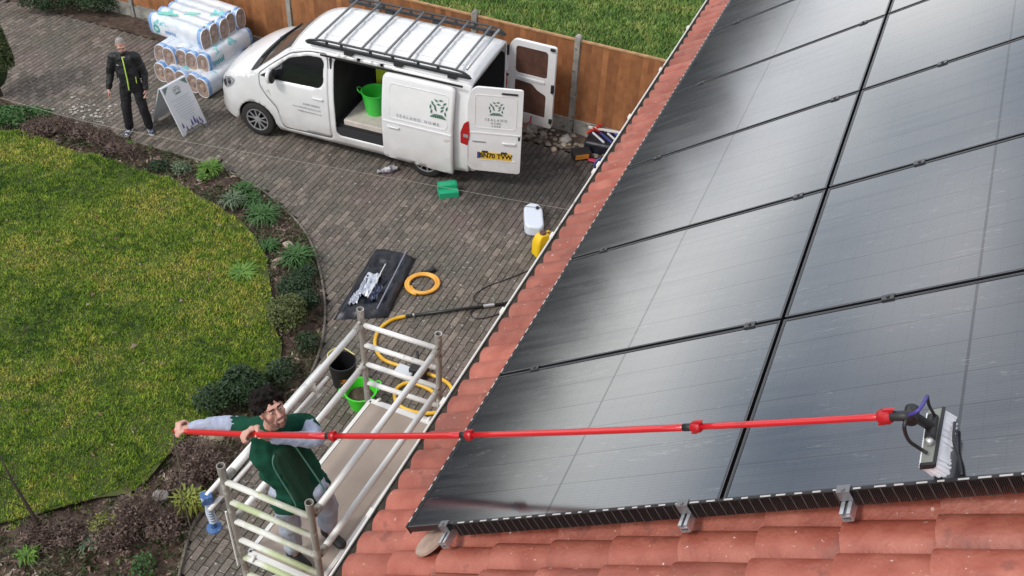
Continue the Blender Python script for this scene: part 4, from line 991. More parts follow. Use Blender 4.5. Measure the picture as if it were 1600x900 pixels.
# ================================================================== SCAFFOLD TOWER
m_tube = mat('scaffold_tube', (0.80, 0.80, 0.78), .42, metal=.05, spots=[((0.55, 0.55, 0.52), 6, .64)])
m_post = mat('scaffold_post', (0.36, 0.34, 0.31), .5, metal=.3, spots=[((0.55, 0.54, 0.51), 9, .55), ((0.22, 0.17, 0.12), 14, .64)])
m_mossy = mat('mossy_rung', (0.74, 0.74, 0.69), .6, col2=(0.46, 0.53, 0.30), vscale=4, ramp=(.42, .58), spots=[((0.42, 0.42, 0.10), 7, .66)])
m_ply = mat('deck_board', (0.36, 0.295, 0.245), .8, col2=(0.42, 0.35, 0.30), vscale=3, spots=[((0.24, 0.20, 0.17), 5, .66)])
ZT_ = 4.8
C1, C2, C3, C4 = Vector((-1.93, 4.35, 0)), Vector((-1.275, 4.085, 0)), Vector((-1.21, 5.98, 0)), Vector((-.56, 5.745, 0))
tower = thing('scaffold_tower', 'white and grey scaffold tower standing beside the gutter with a man on its deck', 'scaffold', (C1 + C2 + C3 + C4) / 4)
def up_(p, z): return Vector((p.x, p.y, z))
for c in (C1, C2, C3, C4):
    q = MB(); q.tube([up_(c, .12), up_(c, ZT_ - .10)], .0255, 14, caps=True); q.tube([up_(c, ZT_ - .12), up_(c, ZT_ - .10), up_(c, ZT_ - .012), up_(c, ZT_)], [.0255, .029, .031, .031], 16, hollow=.76); q.build('post', m_post, tower, smooth=40, world=True)
    q = MB(); q.lathe([(0, 0), (.06, 0), (.075, .03), (.075, .10), (.05, .13), (0, .13)], up_(c, 0), 16); q.build('castor', m_black, tower, world=True)
for (a, b, m_) in ((C1, C2, m_mossy), (C3, C4, m_tube)):
    d = (b - a).normalized()
    for k in range(20):
        h = .17 + .228 * k; z = ZT_ - h
        if z < .3: break
        q = MB(); q.tube([up_(a + d * .02, z), up_(b - d * .02, z)], .0225, 12); q.build('rung', m_, tower, smooth=True, world=True)
for a, b in ((C1, C3), (C2, C4)):
    d = (b - a).normalized(); sdv = Vector((d.y, -d.x, 0)) * (-.03 if a is C1 else .03) * -1
    for h in (.165, .64):
        q = MB(); A, B = up_(a, ZT_ - h) + d * (.03), up_(b, ZT_ - h) - d * .03
        q.tube([A, B], .0265, 14); q.build('guard_rail', m_tube, tower, smooth=True, world=True)
        for P_, e in ((A, -d), (B, d)):
            q = MB(); q.tube([P_ + e * .005, P_ - e * .07], .03, 12); q.obox(P_ + e * .015 + Vector((0, 0, .012)), d * .035, sdv.normalized() * .012, (0, 0, .03)); q.build('rail_hook', m_post, tower, world=True)
# deck
DZ = 3.75; dl = (C3 - C1).normalized(); dw = (C2 - C1).normalized()
mid = (C1 + C2 + C3 + C4) / 4; mid.z = DZ - .012
L2 = (C3 - C1).length / 2 - .03; W2 = (C2 - C1).length / 2 - .045
q = MB(); q.obox(mid, dl * L2, dw * (W2 - .02), (0, 0, .009)); q.build('deck', m_ply, tower, world=True)
for s in (-1, 1):
    q = MB(); q.obox(mid + dw * s * W2 - Vector((0, 0, .02)), dl * L2, dw * .016, (0, 0, .034)); q.build('deck_edge', m_tube, tower, world=True)
    q = MB(); q.obox(mid + dl * s * L2 - Vector((0, 0, .02)), dl * .02, dw * W2, (0, 0, .034)); q.build('deck_end', m_tube, tower, world=True)
    for t in (-.8, .8):
        q = MB(); pts = [mid + dl * s * (L2 + .0) + dw * W2 * t, mid + dl * s * (L2 + .03) + dw * W2 * t + Vector((0, 0, .02)), mid + dl * s * (L2 + .06) + dw * W2 * t + Vector((0, 0, .0))]; q.tube(pts, .014, 8); q.build('deck_hook', m_tube, tower, world=True)
q = MB(); ctr = mid - dl * (L2 - .62); q.obox(ctr + Vector((0, 0, .0105)), dl * .30, dw * (W2 - .04), (0, 0, .0015)); q.build('trapdoor', m_ply, tower, world=True)
# braces lower down
for a, b, z0, z1 in ((C1, C3, 3.3, 1.6), (C3, C1, 1.6, .3), (C2, C4, 3.3, 1.6), (C4, C2, 1.6, .3)):
    q = MB(); q.tube([up_(a, z0), up_(b, z1)], .022, 10); q.build('diagonal_brace', m_tube, tower, smooth=True, world=True)
q = MB(); q.tube([up_(C1, 4.28) - dl * .02 - dw * .035, up_(C1, 3.66) - dl * .05 - dw * .01], .008, 6); q.build('locking_rod', m_tube, tower, world=True)
# folded stabiliser clipped outside the tower, blue threaded foot at its end
stb = thing('folded_stabiliser', 'folded white stabiliser with a blue ribbed foot on the outer side of the tower', 'stabiliser', at(322, 775, 3.1))
A, B = at(502, 572, 3.1), at(322, 775, 3.1); q = MB(); q.tube([A, B], .022, 12); q.build('outer_tube', m_tube, stb, smooth=True, world=True)
A2, B2 = at(512, 590, 3.0), at(327, 797, 3.0); q = MB(); q.tube([A2, B2], .020, 12); q.build('inner_tube', m_tube, stb, smooth=True, world=True)
q = MB(); q.beam(at(506, 604, 2.95), at(468, 645, 2.95), .09, .012); q.build('grey_plate', m_post, stb, world=True)
for t in (.12, .9): 
    q = MB(); q.beam(A.lerp(B, t), A2.lerp(B2, t), .05, .05); q.build('clamp', m_post, stb, world=True)
m_bluep = mat('blue_plastic', (.05, .13, .33), .5, spots=[((.45, .5, .58), 14, .60)])
q = MB(); q.obox(B - Vector((0, 0, .03)), (.045, .02, 0), (-.02, .04, 0), (0, 0, .045)); q.build('blue_collar', m_bluep, stb, world=True, bevel=.008)
q = MB(); n = 9
for k in range(n):
    z = B.z - .08 - k * .036; q.lathe([(.026, 0), (.038, .006), (.038, .016), (.026, .022)], (B.x + .005 * math.sin(k), B.y, z), 14)
q.build('threaded_leg_white_ribs', mat('pale_blue_plastic', (.42, .48, .56), .5), stb, world=True)
q = MB(); q.tube([B - Vector((0, 0, .05)), B - Vector((0, 0, .45))], .027, 10); q.lathe([(0, 0), (.07, 0), (.07, .015), (.03, .03)], B - Vector((0, 0, .47)), 14); q.build('blue_foot', m_bluep, stb, world=True)

# ================================================================== PEOPLE
m_skin = mat('skin', (0.55, 0.30, 0.235), .5, col2=(0.62, 0.36, 0.29), vscale=18, spec=.4)
def frame3(f, u):
    f = Vector(f).normalized(); r = f.cross(Vector(u)).normalized(); u2 = r.cross(f); return Matrix((r, f, u2)).transposed()   # x right, y forward, z up
def head_caps(c, Hm):
    P = lambda x, y, z: Vector(c) + Hm @ Vector((x, y, z)); E_ = lambda a, ra, b, rb: (P(*a), ra, P(*b), rb, Hm)
    return [E_((0, -.012, .035), (.074, .088, .088), (0, .004, .010), (.070, .080, .080)), E_((0, .0, .0), (.064, .078, .07), (0, .040, -.068), (.044, .042, .036)),
            E_((0, .068, -.098), .020, (0, .055, -.085), .028), E_((0, .085, .022), .009, (0, .106, -.018), .0145), E_((-.012, .098, -.022), .009, (.012, .098, -.022), .009),
            E_((-.034, .076, .038), .013, (.034, .076, .038), .013), E_((-.020, .084, -.056), .0085, (.020, .084, -.056), .0085), E_((-.012, .088, -.066), .008, (.012, .088, -.066), .008),
            E_((-.075, -.005, -.01), (.008, .016, .028), (-.079, -.010, .0), (.006, .016, .022)), E_((.075, -.005, -.01), (.008, .016, .028), (.079, -.010, .0), (.006, .016, .022)),
            E_((-.046, .055, -.015), .022, (-.040, .05, -.04), .018), E_((.046, .055, -.015), .022, (.040, .05, -.04), .018)]
def hand_caps(pc, t, n, w, curl=(50, 110, 165), k=1.0, thumb=None):
    """pc palm centre, t towards the fingers, n out of the palm, w across the palm to the little finger"""
    pc, t, n, w = Vector(pc), Vector(t).normalized(), Vector(n).normalized(), Vector(w).normalized(); Rm = Matrix((w, t, n)).transposed()
    caps = [(pc - t * .035 * k, (.030 * k, .02 * k, .016 * k), pc + t * .035 * k, (.038 * k, .018 * k, .012 * k), Rm)]
    for i, (o, ln) in enumerate(((-.030, .92), (-.010, 1.05), (.010, 1.0), (.029, .78))):
        p = pc + t * .042 * k + w * o * k
        for j, (c_, l_) in enumerate(zip(curl, (.040, .026, .021))):
            a = R_(c_ + i * 3); d = t * math.cos(a) + n * math.sin(a); e = p + d * l_ * ln * k; caps.append((p, (.0092 - j * .0008) * k, e, (.0085 - j * .0008) * k)); p = e
    p = pc - t * .022 * k - w * .028 * k; th = thumb or (n * .55 - w * .6 + t * .45); th = Vector(th).normalized(); e = p + th * .038 * k; caps.append((p, .014 * k, e, .0105 * k)); e2 = e + (th * .55 + t * .55 + n * .3).normalized() * .03 * k; caps.append((e, .0105 * k, e2, .0085 * k))
    return caps
def eyes(c, Hm, par):
    for s in (-1, 1):
        p = Vector(c) + Hm @ Vector((s * .030, .074, .016)); f = Hm @ Vector((0, 1, 0))
        q = MB(); q.ball(p, .0100, 12, 8); e = q.build('eye', mat('eye_white', (.55, .50, .48), .25), par, smooth=True, world=True)
        q = MB(); q.ball(p + f * .0055, .0058, 10, 6); q.build('iris', mat('iris', (.05, .03, .02), .2), e, smooth=True, world=True)

# ---- man on the tower, holding the pole
PA, PB = at(280, 673.5, 5.02), RM @ Vector((2.50, .01, .30))
def pole_pt(t): p = PA.lerp(PB, t); p.z -= .075 * 4 * t * (1 - t); return p
pdir = (pole_pt(.06) - pole_pt(0)).normalized()
man = thing('person', 'curly haired man in a dark green fleece gilet and grey sleeves on the tower holding a red pole', 'person', at(486, 853, DZ))
man['label'] = 'curly haired man in green gilet holding a red pole on the scaffold tower'
fB = Vector((.62, -.78, .05)).normalized(); BM_ = frame3(fB, (-.08, .05, 1))
pel = at(466, 752, 4.66); hipL, hipR = at(489, 762, 4.60), at(443, 765, 4.60)
chest = at(434, 700, 5.0); nb = at(424, 668, 5.22); shL, shR = at(480, 662, 5.10), at(378, 664, 5.12)
hc = at(424, 640, 5.42); fH = Vector((2.7, -2.8, 1.7)).normalized(); HM = frame3(fH, (-.06, 0, 1))
elL = at(494, 686, 5.15); wrL = at(420, 684, 5.20)
elR = at(334, 664, 5.10); wrR = at(297, 669, 5.06)
knL, knR = at(512, 790, 4.22), at(452, 818, 4.20); anL, anR = at(514, 828, 3.84), at(460, 862, 3.84)
toe = Vector((.75, -.62, 0)).normalized()
hR = pole_pt(.008); hLt = 0.0
for k in range(200):                     # where along the pole the left hand sits
    p = pole_pt(k / 400); v = p - CAMP
    if 800 + CAM_F * v.dot(cR) / v.dot(cF) >= 394: hLt = k / 400; break
hL = pole_pt(hLt)
toCam = (CAMP - hL).normalized(); perp = (toCam - pdir * toCam.dot(pdir)).normalized(); upv = perp.cross(pdir).normalized()
if upv.z < 0: upv = -upv
caps = head_caps(hc, HM) + [(hc + HM @ Vector((0, -.02, -.06)), .056, nb, .060), (nb - Vector((0, 0, .03)), (.13, .075, .06), chest, (.165, .105, .13), BM_), (chest, (.155, .10, .12), pel, (.15, .105, .11), BM_),
    (shL, .055, elL, .042), (elL, .042, wrL, .028), (shR, .055, elR, .042), (elR, .042, wrR, .028),
    (hipL, .085, knL, .058), (knL, .056, anL, .038), (hipR, .085, knR, .058), (knR, .056, anR, .038), (pel, .11, hipL, .09), (pel, .11, hipR, .09),
    (nb, .06, shL, .058), (nb, .06, shR, .058)]
hLc = hL + upv * .030 + perp * .012; caps += [(wrL, .026, hLc + perp * -.0 , .024)] + hand_caps(hLc, (perp * .75 - upv * .35), -upv * .8 - perp * .2, -pdir, (35, 95, 150))
hRc = hR + perp * .030 + upv * .008; caps += [(wrR, .026, hRc, .026)] + hand_caps(hRc, (upv * .9 - pdir * .1), -perp, -pdir, (55, 110, 160))
blob('body', caps, m_skin, man, .0058, 1)
eyes(hc, HM, man)
m_hair = mat('dark_curly_hair', (0.005, 0.004, 0.004), .75, col2=(0.016, 0.012, 0.010), vscale=60, bump=.8, bscale=120, spec=.15)
gg = random.Random(5); hcaps = []
for k in range(230):
    th = gg.uniform(0, 6.283); ph_ = math.acos(gg.uniform(-.35, 1)); x, y, z = math.sin(ph_) * math.cos(th), math.sin(ph_) * math.sin(th), math.cos(ph_)
    if y > .45 and z < .62: continue
    if z < -.05 and y > -.1: continue
    p = Vector((x * .086, y * .096 - .012, z * .088 + .045)); p = hc + HM @ p; d = Vector((gg.gauss(0, 1), gg.gauss(0, 1), gg.gauss(0, 1))) * .012; hcaps.append((p - d, .0155, p + d, .0125))
hcaps.append((hc + HM @ Vector((0, -.016, .05)), (.078, .088, .09), hc + HM @ Vector((0, -.03, .03)), (.074, .075, .08), HM))
blob('hair', hcaps, m_hair, man, .0055, 0, .003, 60)
m_beard = mat('beard', (0.13, 0.07, 0.055), .8, col2=(.26, .14, .11), vscale=50)
P = lambda x, y, z: hc + HM @ Vector((x, y, z))
bc = [(P(-.062, .01, -.035), .012, P(-.045, .045, -.078), .014), (P(.062, .01, -.035), .012, P(.045, .045, -.078), .014), (P(-.045, .045, -.078), .014, P(0, .070, -.098), .0215), (P(.045, .045, -.078), .014, P(0, .070, -.098), .0215), (P(-.022, .088, -.043), .0065, P(.022, .088, -.043), .0065), (P(-.024, .084, -.045), .006, P(-.028, .075, -.075), .008), (P(.024, .084, -.045), .006, P(.028, .075, -.075), .008)]
blob('beard', bc, m_beard, man, .005, 1)
blob('eyebrows', [(P(-.045, .082, .040), .0045, P(-.015, .091, .040), .0055), (P(.045, .082, .040), .0045, P(.015, .091, .040), .0055)], m_hair, man, .004, 0)
m_gilet = mat('green_fleece', (0.006, 0.048, 0.028), .95, col2=(0.012, 0.075, 0.045), vscale=6, spec=.15, bump=.3, bscale=120)
m_shirt = mat('grey_blue_sleeve', (0.36, 0.40, 0.52), .85, var=.12, vscale=14, bump=.25)
m_jean = mat('pale_jeans', (0.34, 0.38, 0.50), .85, col2=(0.46, 0.50, 0.60), vscale=12, bump=.3)
m_boot = mat('black_boot', (0.02, 0.02, 0.022), .6)
hemL, hemR, hemC = at(500, 764, 4.60), at(415, 742, 4.66), at(455, 775, 4.55)
gil = [(nb - Vector((0, 0, .035)), (.145, .09, .055), chest, (.195, .135, .13), BM_), (chest, (.195, .135, .13), pel + Vector((0, 0, .02)), (.185, .135, .09), BM_), (pel, (.19, .14, .08), pel - Vector((0, 0, .13)), (.235, .175, .03), BM_),
       (pel, (.12, .10, .06), hemR, (.05, .05, .05), BM_), (pel, (.12, .10, .06), hemL, (.055, .06, .03), BM_),
       (nb, .075, shL, .072), (nb, .075, shR, .070), (shL, .076, shL.lerp(elL, .25), .070), (shR, .070, shR.lerp(elR, .30), .062), (nb + Vector((-.045, 0, .0)), .035, nb + Vector((.05, .0, .0)), .035)]
blob('gilet', gil, m_gilet, man, .010, 1, .017, 8)
blob('sweater_front', [(chest + fB * .055 + Vector((0, 0, .02)), (.11, .085, .13), pel + fB * .06 + Vector((0, 0, -.03)), (.125, .095, .10), BM_)], mat('dark_green_jumper', (.005, .040, .020), .9, bump=.3), man, .01, 2)
for off in (-.098, .098):
    pts = [chest + BM_ @ Vector((off * .75, .128, .10)), chest + BM_ @ Vector((off, .143, 0)), pel + BM_ @ Vector((off * 1.1, .152, .02)), pel + BM_ @ Vector((off * 1.2, .165, -.10))]
    q = MB(); q.tube(spline(pts, 5), .0055, 6); q.build('gilet_edge_piping', mat('pale_green_piping', (.09, .22, .17), .8), man, world=True)
def sleeve(pts, rr):
    return [(pts[i], rr[i], pts[i + 1], rr[i + 1]) for i in range(len(pts) - 1)]
blob('sleeve', sleeve([shL.lerp(elL, .35), elL, elL.lerp(wrL, .5), wrL.lerp(elL, .06)], [.064, .058, .050, .040]), m_shirt, man, .009, 1, .012, 16)
blob('sleeve', sleeve([shR.lerp(elR, .2), elR, wrR.lerp(elR, .1)], [.064, .058, .044]), m_shirt, man, .009, 1, .012, 16)
blob('trousers', [(pel - Vector((0, 0, .02)), (.155, .12, .08), pel - Vector((0, 0, .1)), (.15, .12, .07), BM_)] + sleeve([hipL, knL, anL + Vector((0, 0, .09))], [.105, .080, .072]) + sleeve([hipR, knR, anR + Vector((0, 0, .09))], [.105, .080, .072]), m_jean, man, .011, 1, .012, 10)
for an in (anL, anR):
    b0 = Vector((an.x, an.y, DZ)); blob('boot', [(b0 + Vector((0, 0, .05)) - toe * .03, .05, an + Vector((0, 0, .09)), .058), (b0 + Vector((0, 0, .045)) - toe * .04, (.042, .042, .044), b0 + toe * .13 + Vector((0, 0, .034)), (.045, .045, .032))], m_boot, man, .009, 1)

# ---- man on the driveway
G0 = Vector((-6.83, 15.46, 0)); fS = Vector((.20, -.98, 0)).normalized(); SM = frame3(fS, (0, 0, 1))
man2 = thing('person', 'man in a black jacket with a lime zip standing on the driveway looking down', 'person', G0)
W = lambda x, y, z: G0 + SM @ Vector((x, y, z))
k_ = 1.04
fH2 = (fS * .80 + Vector((0.18, 0, -.62))).normalized(); H2 = frame3(fH2, (0, 0, 1)); hc2 = W(.0, .05, 1.70 * k_)
sh = {s: W(s * .185, 0, 1.46 * k_) for s in (-1, 1)}; el = {-1: W(-.27, -.02, 1.14 * k_), 1: W(.29, -.02, 1.16 * k_)}; wr = {-1: W(-.25, .05, .89 * k_), 1: W(.35, .06, .93 * k_)}
hp = {s: W(s * .095, 0, .92 * k_) for s in (-1, 1)}; kn = {-1: W(-.13, .04, .50), 1: W(.16, .03, .50)}; an = {-1: W(-.15, -.02, .09), 1: W(.20, -.03, .09)}
caps = head_caps(hc2, H2) + [(hc2 + H2 @ Vector((0, -.02, -.06)), .06, W(0, -.02, 1.50 * k_), .062), (W(0, 0, 1.42 * k_), (.17, .10, .1), W(0, 0, 1.0 * k_), (.15, .11, .1), SM)]
for s in (-1, 1):
    caps += [(W(0, 0, 1.48 * k_), .06, sh[s], .06), (sh[s], .055, el[s], .042), (el[s], .042, wr[s], .028), (W(0, 0, .98 * k_), .10, hp[s], .09), (hp[s], .085, kn[s], .058), (kn[s], .055, an[s], .038)]
    d = (wr[s] - el[s]).normalized(); pc = wr[s] + d * .065; caps += [(wr[s], .027, pc, .026)] + hand_caps(pc, d, SM @ Vector((-s, .15, 0)), SM @ Vector((0, -1, 0)), (12, 34, 60))
blob('body', caps, m_skin, man2, .0075, 1); eyes(hc2, H2, man2)
m_ghair = mat('short_grey_hair', (0.22, 0.20, 0.19), .8, col2=(.36, .33, .31), vscale=40)
P2 = lambda x, y, z: hc2 + H2 @ Vector((x, y, z))
blob('hair', [(P2(0, -.022, .048), (.077, .086, .083), P2(0, -.032, .01), (.074, .074, .07), H2)], m_ghair, man2, .008, 1, .002, 60)
blob('eyebrows', [(P2(-.045, .080, .040), .006, P2(-.015, .089, .040), .006), (P2(.045, .080, .040), .006, P2(.015, .089, .040), .006)], m_ghair, man2, .005, 0)
m_jack = mat('black_jacket', (0.011, 0.012, 0.014), .6, bump=.3, bscale=25)
jc = [(W(0, -.005, 1.44 * k_), (.185, .115, .07), W(0, 0, 1.2 * k_), (.20, .135, .12), SM), (W(0, 0, 1.2 * k_), (.195, .135, .12), W(0, 0, .93 * k_), (.185, .14, .05), SM), (W(0, -.01, 1.50 * k_), (.072, .075, .03), W(0, .0, 1.545 * k_), (.07, .075, .02), SM)]
for s in (-1, 1): jc += [(W(0, 0, 1.47 * k_), .07, sh[s], .075), (sh[s], .078, el[s], .066), (el[s], .064, wr[s], .05)]
blob('jacket', jc, m_jack, man2, .012, 1, .020, 8)
m_lime = mat('lime_zip', (.50, .72, .12), .6)
zpts = [W(.012, .095, 1.50 * k_), W(.0, .135, 1.40 * k_), W(-.0, .152, 1.25 * k_), W(.0, .155, 1.10 * k_), W(.01, .158, .92 * k_)]
q = MB(); q.tube(spline(zpts, 4), .011, 8); q.build('zip', m_lime, man2, world=True); q = MB(); q.tube([W(-.14, .118, 1.13 * k_), W(-.135, .122, 1.02 * k_)], .007, 6); q.build('pocket_zip', m_lime, man2, world=True)
q = MB(); q.tube([W(.145, .118, 1.13 * k_), W(.14, .122, 1.04 * k_)], .006, 6); q.build('pocket_zip', mat('grey_zip', (.4, .4, .42), .5), man2, world=True); q = MB(); q.beam(W(.085, .150, 1.375 * k_), W(.12, .142, 1.385 * k_), .008, .006); q.build('chest_mark', mat('white_mark', (.7, .7, .7), .5), man2, world=True)
tc_ = [(W(0, 0, .96 * k_), (.155, .115, .06), W(0, 0, .86 * k_), (.155, .12, .06), SM)]
for s in (-1, 1): tc_ += [(hp[s], .105, kn[s], .088), (kn[s], .086, an[s] + Vector((0, 0, .02)), .078)]
blob('trousers', tc_, mat('black_trousers', (.012, .012, .015), .85), man2, .012, 1, .012, 8)
m_tr = mat('trainer_navy', (.035, .045, .11), .6, spots=[((.7, .7, .72), 16, .55)]); m_sole = mat('white_sole', (.7, .7, .7), .6)
for s in (-1, 1):
    f = (SM @ Vector((s * .28, 1, 0))).normalized(); b0 = Vector((an[s].x, an[s].y, 0)); t_o = blob('trainer', [(b0 + Vector((0, 0, .06)) - f * .03, .045, b0 + Vector((0, 0, .085)), .045), (b0 + Vector((0, 0, .05)) - f * .03, (.042, .042, .035), b0 + f * .16 + Vector((0, 0, .040)), (.045, .045, .028))], m_tr, man2, .009, 1)
    blob('sole', [(b0 + Vector((0, 0, .018)) - f * .045, (.047, .047, .018), b0 + f * .165 + Vector((0, 0, .018)), (.048, .048, .018))], m_sole, man2, .009, 1)

# ================================================================== WATER-FED POLE WITH BRUSH
m_redp = mat('red_pole_paint', (0.55, 0.012, 0.018), .28, coat=.4, spots=[((0.36, 0.01, 0.015), 7, .63)])
m_redc = mat('red_clamp', (0.42, 0.008, 0.015), .35)
pole = thing('cleaning_pole', 'long red telescopic pole reaching from the man across to the brush on the panels', 'pole', PA)
def t_at(px):
    for k in range(1001):
        v = pole_pt(k / 1000) - CAMP
        if 800 + CAM_F * v.dot(cR) / v.dot(cF) >= px: return k / 1000
ts = [-.012, t_at(520), t_at(733), t_at(1087), 1.0]; rr = [.0190, .0165, .0143, .0125]
for i in range(4):
    q = MB(); q.tube([pole_pt(ts[i] + (ts[i + 1] - ts[i]) * k / 8) for k in range(9)], rr[i], 14); q.build('pole_section', m_redp, pole, smooth=True, world=True)
for i in (1, 2, 3):
    q = MB(); p0, p1 = pole_pt(ts[i] - .012), pole_pt(ts[i] - .002); q.tube([p0, p1], rr[i - 1] + .001, 12); q.build('black_sleeve', m_black, pole, smooth=True, world=True)
def clampat(t, r):
    p = pole_pt(t); d = (pole_pt(t + .01) - p).normalized(); q = MB(); q.tube([p - d * .022, p - d * .012, p + d * .012, p + d * .022], [r + .004, r + .009, r + .009, r + .003], 12); q.obox(p + Vector((0, 0, r + .012)) , d * .020, d.cross(Vector((0, 0, 1))) * .008, (0, 0, .008)); q.obox(p - Vector((0, 0, r + .010)), d * .014, d.cross(Vector((0, 0, 1))) * .010, (0, 0, .010))
    q.build('clamp', m_redc, pole, world=True, smooth=30)
for i in (1, 2, 3): clampat(ts[i], rr[i - 1])
clampat(.995, .018)
brush = thing('brush_head', 'grey brush head with white bristles pressed on the glass at the red pole end', 'brush', RM @ Vector((2.55, .2, .05)))
def rp(px, py, n):
    d = cF + (px - 800) / CAM_F * cR + (450 - py) / CAM_F * cU; N_ = RM.to_3x3() @ Vector((0, 0, 1)); t = ((RO + N_ * n) - CAMP).dot(N_) / d.dot(N_); return CAMP + d * t
NB = .085
TL, TR, BR, BL = rp(1450, 641, NB + .02), rp(1475, 636, NB), rp(1460, 724, NB), rp(1438, 726, NB + .02)
nrm = (TR - BR).cross(TL - BR).normalized()
if nrm.z < 0: nrm = -nrm
tipT, tipB = rp(1494, 646, .002), rp(1482, 742, .002)
bd = ((tipT - TR).normalized() + (tipB - BR).normalized()).normalized(); bl = .5 * ((tipT - TR).length + (tipB - BR).length)
q = MB(); k = [TL, TR, BR, BL]; q.add(k + [p - nrm * .012 for p in k], [(0, 1, 2, 3), (7, 6, 5, 4), (0, 4, 5, 1), (1, 5, 6, 2), (2, 6, 7, 3), (3, 7, 4, 0)]); q.build('brush_plate', mat('olive_grey_plate', (.22, .23, .20), .5), brush, world=True, bevel=.003)
q = MB(); q.beam(TR - nrm * .008, BR - nrm * .008, .012, .020, up=nrm); q.beam(BR - nrm * .008, BL - nrm * .008, .012, .020, up=nrm); q.build('plate_rim', m_black, brush, world=True)
q = MB(); gg = random.Random(9)
for i in range(30):
    for j in range(7):
        a = (i + .5) / 30; b = j / 6; p = (TR.lerp(BR, a)).lerp(TL.lerp(BL, a), b) - nrm * .014; jd = (bd + Vector((gg.gauss(0, .05), gg.gauss(0, .05), gg.gauss(0, .05)))).normalized()
        e = p + jd * bl * gg.uniform(.90, 1.02) * (1 - .08 * b); q.tube([p, e], [.0055, .008], 5)
o = q.build('bristles', mat('white_bristle', (.78, .79, .84), .7), brush, world=True); o['kind'] = 'stuff'
neck0 = pole_pt(1.0); nk = TL.lerp(BR, .45) + nrm * .03
q = MB(); q.tube(spline([neck0 - pdir * .02, neck0 + (PB - PA).normalized() * .05, neck0.lerp(nk, .45) + nrm * .03, nk], 5), .017, 12); q.build('gooseneck', m_black, brush, smooth=True, world=True)
q = MB(); q.tube([neck0.lerp(nk, .45) + nrm * .03 - Eh * .03, neck0.lerp(nk, .45) + nrm * .03 + Eh * .03], .024, 14); q.tube([nk - Eh * .05, nk + Eh * .05], .019, 12); q.build_each('pivot', m_black, brush, smooth=40, world=True)
for t in (-.055, .055):
    q = MB(); q.ball(nk + Eh * t - nrm * .012, .016, 12, 8); q.build('wing_nut', m_alu, brush, smooth=True, world=True)
m_hose = mat('black_hose', (.015, .015, .017), .4); m_vio = mat('violet_hose', (.06, .05, .28), .4)
h0 = neck0 + (PB - PA).normalized() * .05
q = MB(); q.tube(spline([h0, rp(1436, 640, .34), rp(1449, 619, .30)], 5), .006, 8); q.build('violet_hose', m_vio, brush, smooth=True, world=True)
q = MB(); q.tube(spline([rp(1449, 619, .30), rp(1452, 634, .24), rp(1462, 651, .12)], 5), .0055, 8); q.build('hose', m_hose, brush, smooth=True, world=True)
q = MB(); q.tube(spline([h0, rp(1413, 668, .28), rp(1420, 688, .20), rp(1436, 700, .14), rp(1449, 708, .115)], 5), .0065, 8); q.build('hose', m_hose, brush, smooth=True, world=True)
q = MB(); q.tube(spline([rp(1492, 660, .02), rp(1490, 690, .03), rp(1498, 715, .02), rp(1503, 742, .012)], 5), .005, 8); q.build('hose', m_hose, brush, smooth=True, world=True)
# water hose hanging from the near end of the pole
q = MB(); q.tube(spline([pole_pt(-.01), at(272, 690, 4.8), at(277, 712, 4.5), at(281, 740, 4.1), at(284, 775, 3.5), at(292, 800, 2.6), at(300, 830, 1.2), at(318, 850, .04)], 6), .006, 7)
wh = q.build('water_hose', mat('olive_hose', (.17, .17, .12), .5), None, smooth=True); tag(wh, 'thin olive water hose hanging from the near end of the red pole', 'hose')
